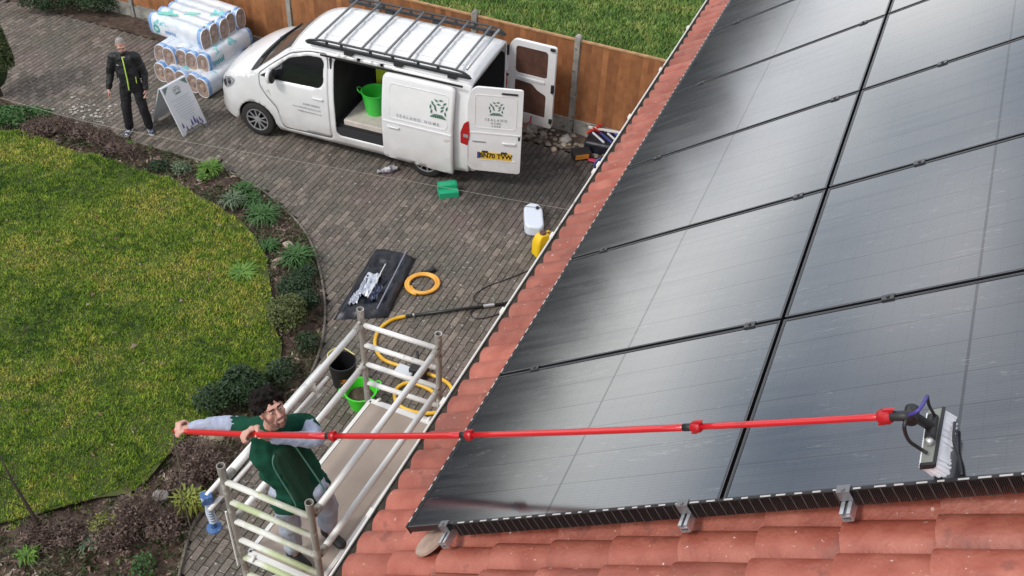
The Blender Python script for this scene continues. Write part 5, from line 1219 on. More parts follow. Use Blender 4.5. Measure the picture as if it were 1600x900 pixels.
# ================================================================== INSULATION ROLLS, SIGN
m_film = mat('white_film', (0.80, 0.82, 0.85), .22, coat=.3, col2=(0.60, 0.68, 0.78), vscale=5, spots=[((0.22, 0.58, 0.60), 3.2, .60)], bump=.5, bscale=14)
m_bluef = mat('blue_film', (0.09, 0.27, 0.62), .3, col2=(.40, .55, .78), vscale=9, bump=.4, bscale=20)
m_wool = mat('mineral_wool', (0.42, 0.30, 0.24), .95, col2=(0.26, 0.20, 0.17), vscale=16, bump=1.0, bscale=45)
m_rimf = mat('film_rim', (0.78, 0.79, 0.82), .35); m_teal = mat('teal_print', (.03, .33, .33), .5)
def pack(A, B, D, hh, label, seedk):
    t = thing('insulation_pack', label, 'insulation', Vector((A.x, A.y, max(0, A.z - hh))), group='packs of insulation rolls stacked by the van')
    row = (B - A) / 4; a = row.length * .56; rd = row.normalized(); L_ = D.length; ax = D.normalized(); gg = random.Random(seedk)
    for i in range(5):
        c = A + row * i; tilt = gg.uniform(-.06, .12); ed = gg.uniform(-.03, .03)
        def ring(s, k, off=0.0): return [c + ax * (s + ed) + rd * (a * k * math.copysign(abs(math.cos(q)) ** .8, math.cos(q)) + off + tilt * hh * k * math.sin(q)) + Vector((0, 0, hh * k * math.copysign(abs(math.sin(q)) ** .8, math.sin(q)))) for q in [2 * math.pi * j / 24 for j in range(24)]]
        def loft(secs, m_, nm, par, cap=()):
            q = MB(); vs_ = [p for s, k in secs for p in ring(s, k)]; fs = [(r * 24 + j, r * 24 + (j + 1) % 24, (r + 1) * 24 + (j + 1) % 24, (r + 1) * 24 + j) for r in range(len(secs) - 1) for j in range(24)]
            if 0 in cap: fs.append(tuple(range(23, -1, -1)))
            if 1 in cap: fs.append(tuple((len(secs) - 1) * 24 + j for j in range(24)))
            q.add(vs_, fs); return q.build(nm, m_, par, smooth=50, world=True)
        r = loft([(.09, 1), (L_ * .3, 1.015), (L_ * .7, 1.0), (L_ - .09, 1)], m_film, 'insulation_roll', t)
        loft([(0.0, .93), (.02, .99), (.09, 1.005)], m_bluef, 'blue_film_band', r); loft([(L_ - .09, 1.005), (L_ - .02, .99), (L_, .9)], m_bluef, 'blue_film_band', r)
        loft([(0.012, .90), (-.006, .92), (-.006, .97), (.012, .985)], m_rimf, 'film_rim', r)
        q = MB(); N_ = 24; rg = [ring(.006 - .012 * math.sin(k * 2.2), k / 4 * .90) for k in range(1, 5)]; vs_ = [p for g_ in rg for p in g_]; fs = [(k * 24 + j, k * 24 + (j + 1) % 24, (k + 1) * 24 + (j + 1) % 24, (k + 1) * 24 + j) for k in range(3) for j in range(24)] + [tuple(range(24))]
        q.add(vs_, fs); q.build('mineral_wool_end', m_wool, r, world=True)
    q = MB(); n = 40; secs_ = (.12, L_ * .35, L_ * .65, L_ - .12)        # film drawn tight over the tops
    def tp(k, s): f = k / n * 4; return A + row * f + ax * s + Vector((0, 0, hh * 1.012 - .035 * abs(math.sin(math.pi * f)) ** 1.5))
    q.add([tp(k, s) for s in secs_ for k in range(n + 1)], [(i * (n + 1) + j, i * (n + 1) + j + 1, (i + 1) * (n + 1) + j + 1, (i + 1) * (n + 1) + j) for i in range(3) for j in range(n)]); q.build('stretched_film', m_film, t, smooth=True, world=True)
    return t, rd, a
mA, mB_ = at(249, 86, .52), at(317, 101, .52); mD = at(386, 57, .52) - mB_
bA, bB = at(250, 114, .20), at(318, 137, .20)
pk1, rd, a_ = pack(bA, bB, mD, .205, 'bottom layer of blue and white wrapped insulation rolls lying on the driveway', 1)
pk2, _, _ = pack(mA, mB_, mD, .215, 'middle layer of blue and white wrapped insulation rolls with five round ends facing the man', 2)
tA, tB = at(322, 62, .88), at(375, 29, .88); tD = at(240, 34, .88) - tA
pk3, rd3, a3 = pack(tA, tB, tD, .22, 'top layer of white wrapped insulation rolls turned with its round ends towards the van', 3)
def ringprint(par, c, ax, ay, r, m_):
    ax, ay = Vector(ax).normalized(), Vector(ay).normalized(); q = MB(); n = 18
    P = lambda a, k: Vector(c) + ax * (k * r * math.cos(a)) + ay * (k * r * math.sin(a))
    for i in range(n):
        a, b = 2 * math.pi * i / n, 2 * math.pi * (i + 1) / n; q.add([P(a, .66), P(b, .66), P(b, 1), P(a, 1)], [(0, 1, 2, 3)])
    q.add([P(-.9, .5), P(-.6, .5), P(-.7, 1.25), P(-.95, 1.25)], [(0, 1, 2, 3)])
    o = q.build('ring_print', m_, par, world=True); return o
out3 = -rd3; out1 = rd; z1 = Vector((0, 0, 1))
ringprint(pk3, tA + tD.normalized() * (tD.length - .20) + out3 * (a3 + .004) + z1 * -.02, -tD, z1 + out3 * .0, .075, m_teal)
ringprint(pk1, bB + mD.normalized() * .42 + out1 * (a_ + .004), mD, z1, .065, mat('navy_print', (.02, .08, .16), .5))
def side_text(par, base, D, outd, txt, s0, sz, z, mm, al):
    me = text_mesh(txt, sz, .004, 1.05, 'LEFT'); place_mesh('lettering', me, mm, None, base + D.normalized() * s0 + outd * al + z1 * z, D if True else -D, z1)
    o = COL.objects[-1]; o.parent = par; o.matrix_parent_inverse = par.matrix_basis.inverted()
side_text(pk2, mB_, mD, out1, 'insul', .10, .17, 0, m_teal, a_ + .008)
side_text(pk3, tA + tD, -tD, out3, 'uartz', .42, .12, -.02, mat('pale_blue_print', (.25, .38, .60), .5), a3 + .008)
# swoosh print on the top film
for (s0, o1, w_) in ((.16, .02, .10), (.30, .05, .07), (.62, .25, .03), (.62, .33, .03)):
    q = MB(); e = tA + tD; q.beam(e - tD.normalized() * s0 + rd3 * (o1) + z1 * .226, e - tD.normalized() * (s0 + .22) + rd3 * (o1 + .10) + z1 * .227, w_, .003); q.build('swoosh_print', mat('mint_print', (.20, .62, .52), .4), pk3, world=True)

TLs, TRs, BRs, BLs = at(253, 137, 1.0), at(287, 120.5, 1.0), at(321, 192, 0.0), at(290, 213.5, 0.0)
ctr = (BRs + BLs) / 2; wv = ((TRs - TLs).normalized() + (BRs - BLs).normalized()).normalized(); wv.z = 0; wv.normalize(); wdt = .58
tm = (TLs + TRs) / 2; tm.z = 1.0; bmid = ctr; TLs, TRs, BRs, BLs = tm - wv * wdt / 2, tm + wv * wdt / 2, bmid + wv * wdt / 2, bmid - wv * wdt / 2
sign = thing('a_board_sign', 'white folding A-board sign with blue figures along its foot beside the standing man', 'sign', bmid)
m_sgn = mat('sign_white', (.74, .77, .82), .4); dvn = (bmid - tm).normalized(); nf_ = wv.cross(dvn).normalized()
if nf_.y > 0: nf_ = -nf_
LL = (bmid - tm).length
q = MB(); poly = [(-wdt / 2, 0), (wdt / 2, 0), (wdt / 2, LL), (wdt / 2 - .07, LL), (wdt / 2 - .11, LL - .07), (-wdt / 2 + .11, LL - .07), (-wdt / 2 + .07, LL), (-wdt / 2, LL)]
q.prism(poly, lambda u, v: tm + wv * u + dvn * v, -nf_ * .03); q.build('front_board', m_sgn, sign, world=True, bevel=.006)
back = at(241, 193, 0); bk = back + wv * wdt / 2; dvb = (bk - tm).normalized(); LB = (bk - tm).length; nb_ = wv.cross(dvb).normalized()
q = MB(); q.prism([(-wdt / 2, .02), (wdt / 2, .02), (wdt / 2, LB), (wdt / 2 - .07, LB), (wdt / 2 - .11, LB - .07), (-wdt / 2 + .11, LB - .07), (-wdt / 2 + .07, LB), (-wdt / 2, LB)], lambda u, v: tm - nf_ * .035 + wv * u + dvb * v, nb_ * .02); q.build('back_board', mat('sign_frame', (.55, .58, .62), .5), sign, world=True)
def sg(u, v, k=.004): return tm + wv * u + dvn * v + nf_ * k
q = MB()
for s in (-1, 1): q.add([sg(s * .26, .02), sg(s * .26, .15), sg(s * .14, .02)], [(0, 1, 2)])
q.build_each('corner_print', mat('sage_print', (.14, .22, .20), .6), sign, world=True)
emblem(sign, sg(0, .16), wv, -dvn, .17).matrix_parent_inverse = sign.matrix_basis.inverted()
gg = random.Random(4); q = MB()
for i, (v, hw) in enumerate(((.31, .22), (.35, .10), (.40, .19), (.45, .17), (.50, .20), (.55, .18), (.60, .15), (.65, .18), (.70, .13), (.75, .10))):
    u = -hw
    while u < hw:
        l_ = gg.uniform(.02, .05); q.add([sg(u, v), sg(u + l_, v), sg(u + l_, v + .012), sg(u, v + .012)], [(0, 1, 2, 3)]); u += l_ + .012
q.build('small_text_rows', mat('faint_print', (.42, .48, .60), .6), sign, world=True)
q = MB()
for u, v, s in ((-.20, .86, .9), (-.14, .94, .8), (-.05, .97, .7), (.0, .90, 1.1), (.07, .88, 1.2), (.12, .93, 1.0), (.18, .90, .8), (.21, .96, .7)):
    hgt = .075 * s; q.add([sg(u - .012 * s, v - hgt), sg(u + .012 * s, v - hgt), sg(u + .018 * s, v - hgt * .2), sg(u + .02 * s, v + hgt * .5), sg(u, v - .0), sg(u - .02 * s, v + hgt * .5), sg(u - .018 * s, v - hgt * .2)], [(0, 1, 2, 3, 4, 5, 6)])
    q.add([sg(u + .012 * s * math.cos(R_(a)), v - hgt - .014 * s + .012 * s * math.sin(R_(a))) for a in range(0, 360, 45)], [tuple(range(8))])
q.build_each('figure_print', mat('violet_print', (.10, .08, .30), .5), sign, world=True)

# ================================================================== THINGS ON THE DRIVEWAY
tub(at(565, 632, 0), .15, .215, .30, (0.06, 0.62, 0.03), 'bright green flexible tub with dark water beyond the far end of the tower deck', soil=.55, rot=R_(20), name='green_tub')
q = thing('black_bucket', 'tall black bucket with a yellow handle left of the green tub', 'bucket', at(535, 590, 0))
b_ = MB(); b_.lathe([(0, 0), (.15, 0), (.19, .42), (.195, .43), (.18, .43), (.14, .02), (0, .02)], at(538, 598, 0), 24); b_.build('bucket_wall', mat('black_bucket_plastic', (.012, .012, .014), .45), q, smooth=40, world=True)
bp_ = at(538, 598, 0)
b_ = MB(); b_.tube(spline([bp_ + Vector((-.19, .02, .42)), bp_ + Vector((-.2, .12, .45)), bp_ + Vector((-.05, .22, .47)), bp_ + Vector((.15, .12, .44))], 5), .009, 7); b_.build('yellow_handle', mat('pale_yellow', (.62, .55, .2), .5), q, world=True)
b_ = MB(); b_.obox(bp_ + Vector((.03, -.185, .20)), (.05, .01, 0), (0, .004, 0), (0, 0, .05)); b_.build('orange_mark', mat('orange_mark', (.55, .22, .04), .5, spots=[((.02, .02, .02), 20, .5)]), q, world=True)
m_hy = mat('yellow_hose', (0.72, 0.40, 0.02), .35, col2=(.80, .50, .05), vscale=6); m_hy2 = mat('orange_hose', (0.72, 0.33, 0.04), .35, col2=(.85, .45, .08), vscale=6)
hc_ = at(661, 446, 0); q = MB(); pts = []
for i in range(58):
    a = R_(-160) + i / 57 * 2 * math.pi * 2.15; r = .185 + .075 * (i / 57) + .006 * math.sin(i * .5); pts.append(hc_ + Vector((r * 1.02 * math.cos(a), r * math.sin(a), .026 + .018 * (i / 57) * (1 + .6 * math.sin(a * .5)))))
q.tube(pts, .0235, 10); hcl = q.build('hose_coil', m_hy2, None, smooth=True); tag(hcl, 'coiled orange yellow hose lying on the block paving by the black bag', 'hose')
hend = thing('black_hose_nozzle', 'small black nozzle at the top of the coiled orange hose', 'nozzle', hc_ + Vector((.05, .28, .03)))
q = MB(); q.tube([hc_ + Vector((-.03, .27, .03)), hc_ + Vector((.06, .30, .035)), hc_ + Vector((.14, .36, .04))], [.024, .032, .055], 12); q.build('nozzle_body', m_black, hend, smooth=40, world=True); q = MB(); q.tube([hc_ + Vector((-.03, .27, .03)), hc_ + Vector((-.05, .262, .03))], .03, 12); q.build('cuff', m_black, hend, world=True)
# long hose with a black suction tube
s0, s1 = at(634, 494, .04), at(806, 472, .04); vac = thing('suction_tube', 'long black suction tube lying on the paving joined to the yellow hose', 'tube', s0)
q = MB(); q.tube([s0, s1], .024, 12); q.build('tube', m_hose, vac, smooth=True, world=True); q = MB(); q.tube([s0 + (s1 - s0) * .06, s0 + (s1 - s0) * .075], .028, 12); q.tube([s0 + (s1 - s0) * .70, s0 + (s1 - s0) * .80], .027, 12); q.build_each('silver_ring', m_alu, vac, world=True)
hp_ = [(634, 494), (612, 500), (592, 516), (586, 540), (600, 562), (640, 576), (680, 588), (703, 602), (706, 622), (690, 642), (655, 645), (622, 632), (618, 610), (640, 598), (676, 612), (690, 640), (672, 668), (640, 672)]
q = MB(); q.tube(spline([at(x, y, .03 + .03 * (i > 12)) for i, (x, y) in enumerate(hp_)], 6), .027, 10); yh = q.build('yellow_hose', m_hy, None, smooth=True); tag(yh, 'thick yellow hose looping on the paving under the far end of the tower', 'hose')
q = MB(); q.tube(spline([at(x, y, .012) for x, y in ((880, 405), (850, 412), (820, 425), (790, 437), (760, 448), (741, 462), (745, 472), (765, 476), (790, 480), (775, 492), (745, 498), (735, 488), (755, 480), (800, 470))], 6), .008, 6); cb_ = q.build('black_cable', m_hose, None, smooth=True); tag(cb_, 'thin black cable looping across the paving by the suction tube', 'cable')
wn_ = thing('wet_vacuum_head', 'black and white vacuum head lying under the tower rungs', 'vacuum head', at(640, 580, 0))
p = at(632, 582, .06); q = MB(); q.obox(p, (.12, -.05, 0), (.04, .09, 0), (0, 0, .05)); q.build('white_cover', mat('white_plastic', (.62, .66, .70), .4), wn_, world=True, bevel=.015); p = at(655, 578, .09); q = MB(); q.obox(p, (.11, -.03, 0), (.03, .10, 0), (0, 0, .08)); q.tube([p, p + Vector((-.05, .22, .15))], .022, 8); q.build('black_motor', m_black, wn_, world=True, bevel=.02)
# black zip bag full of sheeting
bgc = [at(588, 389, 0), at(650, 404, 0), at(606, 497, 0), at(521, 500, 0)]
bag = thing('tool_bag', 'open long black bag with silver sheeting inside lying on the paving', 'bag', sum(bgc, Vector()) / 4)
m_bag = mat('bag_fabric', (.006, .007, .010), .4, col2=(.018, .021, .035), vscale=9, bump=.8, bscale=16); c_ = sum(bgc, Vector()) / 4
def bq(u, v, z): return bgc[0].lerp(bgc[1], u).lerp(bgc[3].lerp(bgc[2], u), v) + Vector((0, 0, z))
n = 26; vs_ = []; fs = []
for i in range(n + 1):
    for j in range(n + 1):
        u, v = i / n, j / n; e = min(u, 1 - u) * 4; e2 = min(v, 1 - v) * 7; z = .17 * min(1, e ** .4) * min(1, e2 ** .4) - .10 * (min(1, e) * min(1, e2)) ** 2 + .09 * noise.noise((u * 6, v * 11, 1)) * min(1, e) * min(1, e2); vs_.append(bq(u, v, max(z, .002) + .002))
for i in range(n):
    for j in range(n): fs.append((i * (n + 1) + j, (i + 1) * (n + 1) + j, (i + 1) * (n + 1) + j + 1, i * (n + 1) + j + 1))
q = MB().add(vs_, fs); o = q.build('bag_fabric', m_bag, bag, smooth=True, world=True)
q = MB(); q.tube([bq(.80, .04, .17), bq(.80, .98, .17)], .011, 8); q.build('grey_bar', mat('bar_grey', (.25, .26, .33), .5), bag, world=True); q = MB(); q.tube([bq(.12, .25, .16), bq(.10, .97, .16)], .012, 8); q.build('black_bar', m_black, bag, world=True)
q = MB(); q.tube([bq(.50, .30, .17), bq(.50, .80, .16)], .008, 8); q.build('white_rod', m_tube, bag, world=True)
m_foil = mat('silver_foil', (.62, .66, .74), .3, metal=.3, bump=1.0, bscale=18)
for (u0, u1, v0, v1, sd_) in ((.20, .50, .42, .74, 1), (.16, .32, .72, .86, 2), (.48, .66, .58, .8, 3)):
    n = 9; vs_ = [bq(u0 + (u1 - u0) * i / n, v0 + (v1 - v0) * j / n, .12 + .07 * noise.noise((i * .7, j * .7, sd_ * 5))) for i in range(n + 1) for j in range(n + 1)]; fs = [(i * (n + 1) + j, (i + 1) * (n + 1) + j, (i + 1) * (n + 1) + j + 1, i * (n + 1) + j + 1) for i in range(n) for j in range(n)]
    MB().add(vs_, fs).build('crumpled_sheet', m_foil if sd_ < 3 else mat('blue_grey_sheet', (.07, .09, .16), .35, bump=1, bscale=20), bag, world=True)
# green caddy of steps
gp = at(700, 303, 0); cad = thing('green_step_caddy', 'small green plastic step caddy on the paving below the sliding door', 'caddy', gp, R_(15)); m_gc = mat('green_caddy', (.02, .38, .19), .4)
q = MB(); q.box((0, -.05, .09), (.32, .14, .02)); q.box((0, .07, .16), (.30, .13, .02)); q.build('tread', m_gc, cad, bevel=.008)
q = MB(); q.box((0, -.115, .05), (.32, .012, .10)); q.box((0, .01, .125), (.30, .012, .09)); q.box((0, .13, .09), (.30, .012, .18)); q.build('riser', m_gc, cad)
for s in (-1, 1): q = MB(); q.prism([(-.12, 0), (.13, 0), (.13, .17), (.01, .17), (.01, .1), (-.12, .1)], lambda a, b: (s * .155, a, b), (s * .01, 0, 0)); q.build('side_cheek', m_gc, cad)
# white jerrycan lying, yellow jerrycan standing
jc0 = at(833, 352, 0); jer = thing('white_jerrycan', 'large white water container lying on the paving behind the yellow one', 'jerrycan', jc0, R_(4))
m_jw = mat('white_container', (.66, .72, .82), .35, trans=.0); q = MB()
prof = rpoly([(-.155, -.29), (.10, -.33), (.155, -.24), (.155, .20), (.09, .33), (-.06, .35), (-.155, .24)], .14, 6)
q.prism(prof, lambda a, b: (a, b, .01), (0, 0, .20)); q.build('container', m_jw, jer, bevel=.035, segs=4)
q = MB(); q.lathe([(.03, 0), (.03, .03), (.026, .034), (0, .034)], (.07, .18, .21), 16); q.build('cap', m_black, jer, smooth=40); q = MB(); q.beam((-.155, .235, .213), (.155, .195, .213), .01, .005); q.build('seam', m_print, jer); q = MB(); q.tube(spline([(-.05, .33, .12), (-.02, .40, .14), (.03, .33, .12)], 5), .015, 8); q.build('handle', m_jw, jer, smooth=True)
yc0 = at(846, 396, 0); yj = thing('yellow_jerrycan', 'yellow jerrycan with a dark brown cap by the gutter', 'jerrycan', yc0, R_(35)); m_yj = mat('yellow_plastic', (.80, .52, .01), .35, coat=.2)
q = MB(); vs_ = []; 
for z, sx, sy in ((0, .13, .09), (.02, .145, .10), (.26, .145, .10), (.34, .12, .085), (.40, .075, .07), (.41, .05, .05)):
    vs_ += [(sx * cx_, sy * cy_, z) for cx_, cy_ in ((-1, -.75), (-.8, -1), (.8, -1), (1, -.75), (1, .75), (.8, 1), (-.8, 1), (-1, .75))]
q.add(vs_, [(r * 8 + j, r * 8 + (j + 1) % 8, (r + 1) * 8 + (j + 1) % 8, (r + 1) * 8 + j) for r in range(5) for j in range(8)] + [tuple(range(7, -1, -1)), tuple(range(40, 48))]); q.build('container', m_yj, yj, bevel=.01)
q = MB(); q.lathe([(.052, 0), (.055, .03), (.045, .04), (0, .04)], (0, 0, .40), 18); q.build('cap', mat('brown_cap', (.10, .04, .03), .5), yj, smooth=40)
q = MB(); q.tube(spline([(.05, 0, .40), (.11, 0, .41), (.15, 0, .33), (.135, 0, .25)], 5), .016, 8); q.build('handle', m_yj, yj, smooth=True)
# things behind the van near the fence
def tool(a, b, r, col, label, name, cat, m_=None):
    q = MB(); q.tube([a, b], r, 8); o = q.build(name, m_ or mat(name + str(len(MATS)), col, .5), None, smooth=True); tag(o, label, cat); return o
ob = thing('orange_tool_case', 'small black case with an orange face on the paving behind the van', 'case', at(908, 244, 0)); p = at(908, 240, .08)
q = MB(); q.obox(p, (.16, .05, 0), (-.03, .10, 0), (0, 0, .07)); q.build('case_body', m_black, ob, world=True, bevel=.012); q = MB(); q.obox(p + Vector((.018, -.105, .0)), (.12, .038, 0), (-.003, .008, 0), (0, 0, .045)); q.build('orange_face', mat('case_orange', (.62, .25, .04), .5), ob, world=True)
lb = thing('black_tool_bag', 'open black tool bag with blue and silver tools in it near the gutter', 'bag', at(945, 240, 0)); c = at(948, 235, .0)
q = MB(); q.obox(c + Vector((.05, 0, .12)), (.42, -.12, 0), (.07, .22, 0), (0, 0, .12)); q.build('bag_wall', m_bag, lb, world=True, bevel=.05)
for k, (dx_, col_) in enumerate(((-.22, (.6, .62, .68)), (-.08, (.05, .06, .25)), (.05, (.6, .62, .68)), (.18, (.06, .07, .3)), (.3, (.5, .5, .55)))):
    q = MB(); q.tube([c + Vector((dx_ - .05, .16, .26)), c + Vector((dx_ + .14, -.16, .27))], .02, 8); q.build('tool_handle', mat('tool_col%d' % k, col_, .4), lb, world=True)
q = MB(); q.beam(c + Vector((-.35, .28, .30)), c + Vector((.4, .10, .30)), .04, .03); q.build('white_strap', m_tube, lb, world=True)
rc = at(930, 205, .25); rt = thing('red_hand_tools', 'red hand tools propped by the gravel board near the gutter', 'tools', at(930, 215, 0)); 
for a, b in (((-.15, .0, -.05), (.12, .05, .12)), ((-.05, -.05, .10), (.15, .02, -.06)), ((.0, .05, -.1), (.06, .0, .15))):
    q = MB(); q.beam(rc + Vector(a), rc + Vector(b), .05, .03); q.build('tool', mat('tool_red', (.55, .05, .03), .5), rt, world=True)
pk_ = thing('pink_glove', 'crumpled pink red glove on the dark paving beside the orange case', 'glove', at(922, 250, 0)); c = at(924, 250, .03); blob('glove_body', [(c, (.07, .05, .025), c + Vector((.14, -.04, .0)), (.05, .045, .02)), (c + Vector((.1, 0, 0)), .018, c + Vector((.17, .06, .01)), .013), (c + Vector((.12, -.03, 0)), .018, c + Vector((.22, -.05, .01)), .013)], mat('glove_pink', (.50, .04, .09), .6), pk_, .01, 1)
bo_ = thing('blue_round_float', 'blue and white round reel on the paving beside the gutter', 'reel', at(936, 262, 0)); q = MB(); q.lathe([(.05, -.05), (.12, -.05), (.12, -.03), (.06, -.03), (.06, .03), (.12, .03), (.12, .05), (.05, .05)], at(938, 258, .12), 18, (.6, -.8, 0)); q.build('reel', mat('reel_blue', (.08, .12, .32), .4, spots=[((.6, .62, .7), 9, .6)]), bo_, world=True, smooth=40)
rag = thing('crumpled_cloth', 'small crumpled grey cloth on the paving under the sliding door', 'cloth', at(605, 270, 0)); c = at(604, 266, .04); blob('cloth_folds', [(c, .05, c + Vector((.16, .05, .02)), .04), (c + Vector((-.12, -.05, 0)), .03, c + Vector((.05, 0, .03)), .05), (c, .03, c + Vector((.1, .12, .0)), .04)], mat('cloth_grey', (.25, .24, .28), .9, col2=(.6, .6, .62), vscale=14), rag, .012, 0, .03, 20)
# overhead line
q = MB(); pw = [at(-60, 140, 2.2), at(0, 153, 2.2), at(120, 186, 2.2), at(240, 212, 2.2), at(420, 244, 2.2), at(600, 276, 2.2), at(800, 312, 2.2), at(960, 340, 2.2)]
q.tube(spline(pw, 6), .0022, 6); wl = q.build('overhead_line', mat('pale_cord', (.36, .34, .29), .7), None); tag(wl, 'thin pale line stretched above the driveway past the standing man', 'line')

# ================================================================== PLANTING
def leafmat(nm, a, b, r=.5): return mat(nm, a, r, col2=b, vscale=9, spec=.35)
L_br = leafmat('leaf_bright', (.07, .17, .02), (.14, .26, .04)); L_mid = leafmat('leaf_mid', (.03, .09, .02), (.07, .16, .045)); L_dk = leafmat('leaf_dark', (.012, .032, .012), (.03, .065, .022)); L_gr = leafmat('leaf_grey', (.08, .13, .07), (.15, .20, .12)); L_br2 = leafmat('twig_brown', (.07, .045, .038), (.21, .15, .125), .8); L_yel = leafmat('leaf_yellow', (.16, .20, .03), (.26, .28, .06))
m_stem = mat('woody_stem', (.05, .035, .025), .9)
def gz(p): return soilz(p.x, p.y) if not inpoly(p.x, p.y, lp) else .13
def tuft(px, py, r, h, n, m_, label, cat='plant', name='arching_plant', wd=.009, seed=0, group=None):
    p = at(px, py, .08); r *= 1.2; n = int(n * 1.3); t = thing(name, label, cat, (p.x, p.y, gz(p)), group=group); g = np.random.default_rng(int(px * 7 + py)); T = []
    a = g.uniform(0, 6.283, n); rr_ = r * (.35 + .65 * g.random(n)); hh = h * (.6 + .5 * g.random(n)); b = g.normal(0, r * .16, (n, 2))
    for i in range(n):
        d = np.array([math.cos(a[i]), math.sin(a[i]), 0]); s = np.array([-d[1], d[0], 0]) * wd; p0 = np.array([b[i, 0], b[i, 1], 0]); p1 = p0 + d * rr_[i] * .35 + np.array([0, 0, hh[i] * .85]); p2 = p0 + d * rr_[i] * .8 + np.array([0, 0, hh[i] * .95]); p3 = p0 + d * rr_[i] + np.array([0, 0, hh[i] * .6])
        T += [[p0 - s, p0 + s, p1 + s], [p0 - s, p1 + s, p1 - s], [p1 - s, p1 + s, p2 + s * .7], [p1 - s, p2 + s * .7, p2 - s * .7], [p2 - s * .7, p2 + s * .7, p3]]
    tri_mesh('leaf_blades', np.array(T), m_, t); return t
def shrub(px, py, rad, n, size, m_, label, cat='shrub', name='shrub', z=None, stems=5, lump=.35, group=None, h0=.1):
    p = at(px, py, h0); t = thing(name, label, cat, (p.x, p.y, gz(p)), group=group); leafy('foliage', m_, t, (0, 0, rad[2] * .75), rad, n, size, seed=int(px * 3 + py), lump=lump)
    gg = random.Random(int(px)); q = MB()
    for k in range(stems):
        a = gg.uniform(0, 6.28); e = Vector((math.cos(a) * rad[0] * .6, math.sin(a) * rad[1] * .6, rad[2] * gg.uniform(.8, 1.3))); q.tube([(0, 0, 0), e * .5 + Vector((0, 0, .03)), e], [.010, .007, .004], 5)
    q.build('stem', m_stem, t); return t
def twigs(px, py, r, h, n, m_, label, name='bare_twiggy_shrub', cat='shrub', group=None):
    p = at(px, py, .08); t = thing(name, label, cat, (p.x, p.y, gz(p)), group=group); gg = random.Random(int(px + py)); q = MB()
    for k in range(n):
        a = gg.uniform(0, 6.28); rr_ = gg.uniform(.2, 1) * r; hh = h * gg.uniform(.5, 1.1); b = Vector((gg.gauss(0, r * .2), gg.gauss(0, r * .2), 0)); e = b + Vector((math.cos(a) * rr_, math.sin(a) * rr_, hh)); m2 = b.lerp(e, .5) + Vector((gg.gauss(0, .04), gg.gauss(0, .04), .03)); q.tube([b, m2, e], [.006, .005, .003], 4, caps=False)
        for s in range(3):
            f = m2.lerp(e, gg.random()); q.tube([f, f + Vector((gg.gauss(0, .06), gg.gauss(0, .06), gg.uniform(.0, .1)))], [.003, .002], 3, caps=False)
    q.build('twigs', m_, t); leafy('dead_leaves', L_br2, t, (0, 0, h * .4), (r, r, h * .6), n * 8, .022, seed=int(px)); return t
# conifer at the left edge of the frame
p = at(0, 150, 0); hd = thing('clipped_conifer', 'dense clipped dark green conifer cut off by the left edge of the photo', 'tree', p)
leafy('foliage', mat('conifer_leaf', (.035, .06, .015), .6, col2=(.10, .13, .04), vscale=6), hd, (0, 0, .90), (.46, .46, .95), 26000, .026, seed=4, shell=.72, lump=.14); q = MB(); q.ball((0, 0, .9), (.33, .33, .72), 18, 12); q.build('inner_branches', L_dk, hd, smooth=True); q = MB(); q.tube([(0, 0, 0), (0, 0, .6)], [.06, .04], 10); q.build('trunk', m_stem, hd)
shrub(22, 192, (.42, .32, .22), 1500, .028, L_mid, 'low green shrub below the clipped conifer at the left edge', name='low_shrub')
shrub(60, 183, (.35, .25, .16), 900, .026, L_mid, 'flat green shrub between the conifer and the brown twigs', name='low_shrub')
for k, (x, y, r) in enumerate(((62, 208, .30), (95, 205, .30), (128, 212, .30), (160, 222, .28), (182, 236, .24), (205, 246, .2))):
    twigs(x, y, r, .30, 60, L_br2, ['brown twiggy shrub at the far left of the flower bed', 'brown twiggy shrub second from the left in the bed', 'brown twiggy shrub below the pale rubble on the driveway', 'brown twiggy shrub left of the standing man', 'small brown twiggy shrub just below the standing man', 'small brown twigs beside the bright green seedling'][k], group='bare brown shrubs along the bed')
tuft(204, 228, .10, .12, 60, L_br, 'small bright green seedling clump at the feet of the standing man', seed=1)
shrub(250, 262, (.22, .18, .12), 420, .022, L_dk, 'dark low plant on the bed right of the standing man', name='low_shrub', cat='plant'); shrub(285, 268, (.22, .18, .14), 420, .022, L_gr, 'grey leaved low plant before the black bird ornament', name='low_shrub', cat='plant')
tuft(330, 268, .22, .17, 170, L_br, 'bright green leafy clump beside the black bird ornament'); shrub(318, 280, (.16, .14, .09), 300, .018, L_br, 'yellow green ground plant below the bird ornament', name='low_shrub', cat='plant')
tuft(366, 322, .22, .18, 150, L_gr, 'pale grey green clump left of the big green arching plants'); tuft(383, 305, .20, .2, 150, L_mid, 'green arching plant highest on the curve of the bed')
tuft(412, 342, .28, .2, 260, L_mid, 'large bright arching plant on the curve of the bed above the stones', wd=.011); tuft(395, 318, .2, .18, 130, L_mid, 'green arching plant touching the large one on the curve')
tuft(420, 384, .18, .14, 130, L_mid, 'small green arching plant left of the pale stones'); tuft(466, 408, .26, .22, 240, L_mid, 'green arching plant right of the pale stones by the kerb', wd=.011); tuft(478, 430, .2, .18, 140, L_dk, 'dark arching plant by the kerb below the stones')
tuft(382, 430, .24, .05, 130, L_br, 'bright grass clump on the lawn next to the bed', cat='grass clump', name='grass_clump'); 
shrub(462, 452, (.30, .28, .16), 1400, .022, L_dk, 'dark low evergreen by the kerb level with the black bag', name='low_shrub'); shrub(478, 480, (.26, .26, .18), 1300, .022, L_dk, 'dark evergreen spilling to the kerb left of the black bag', name='low_shrub')
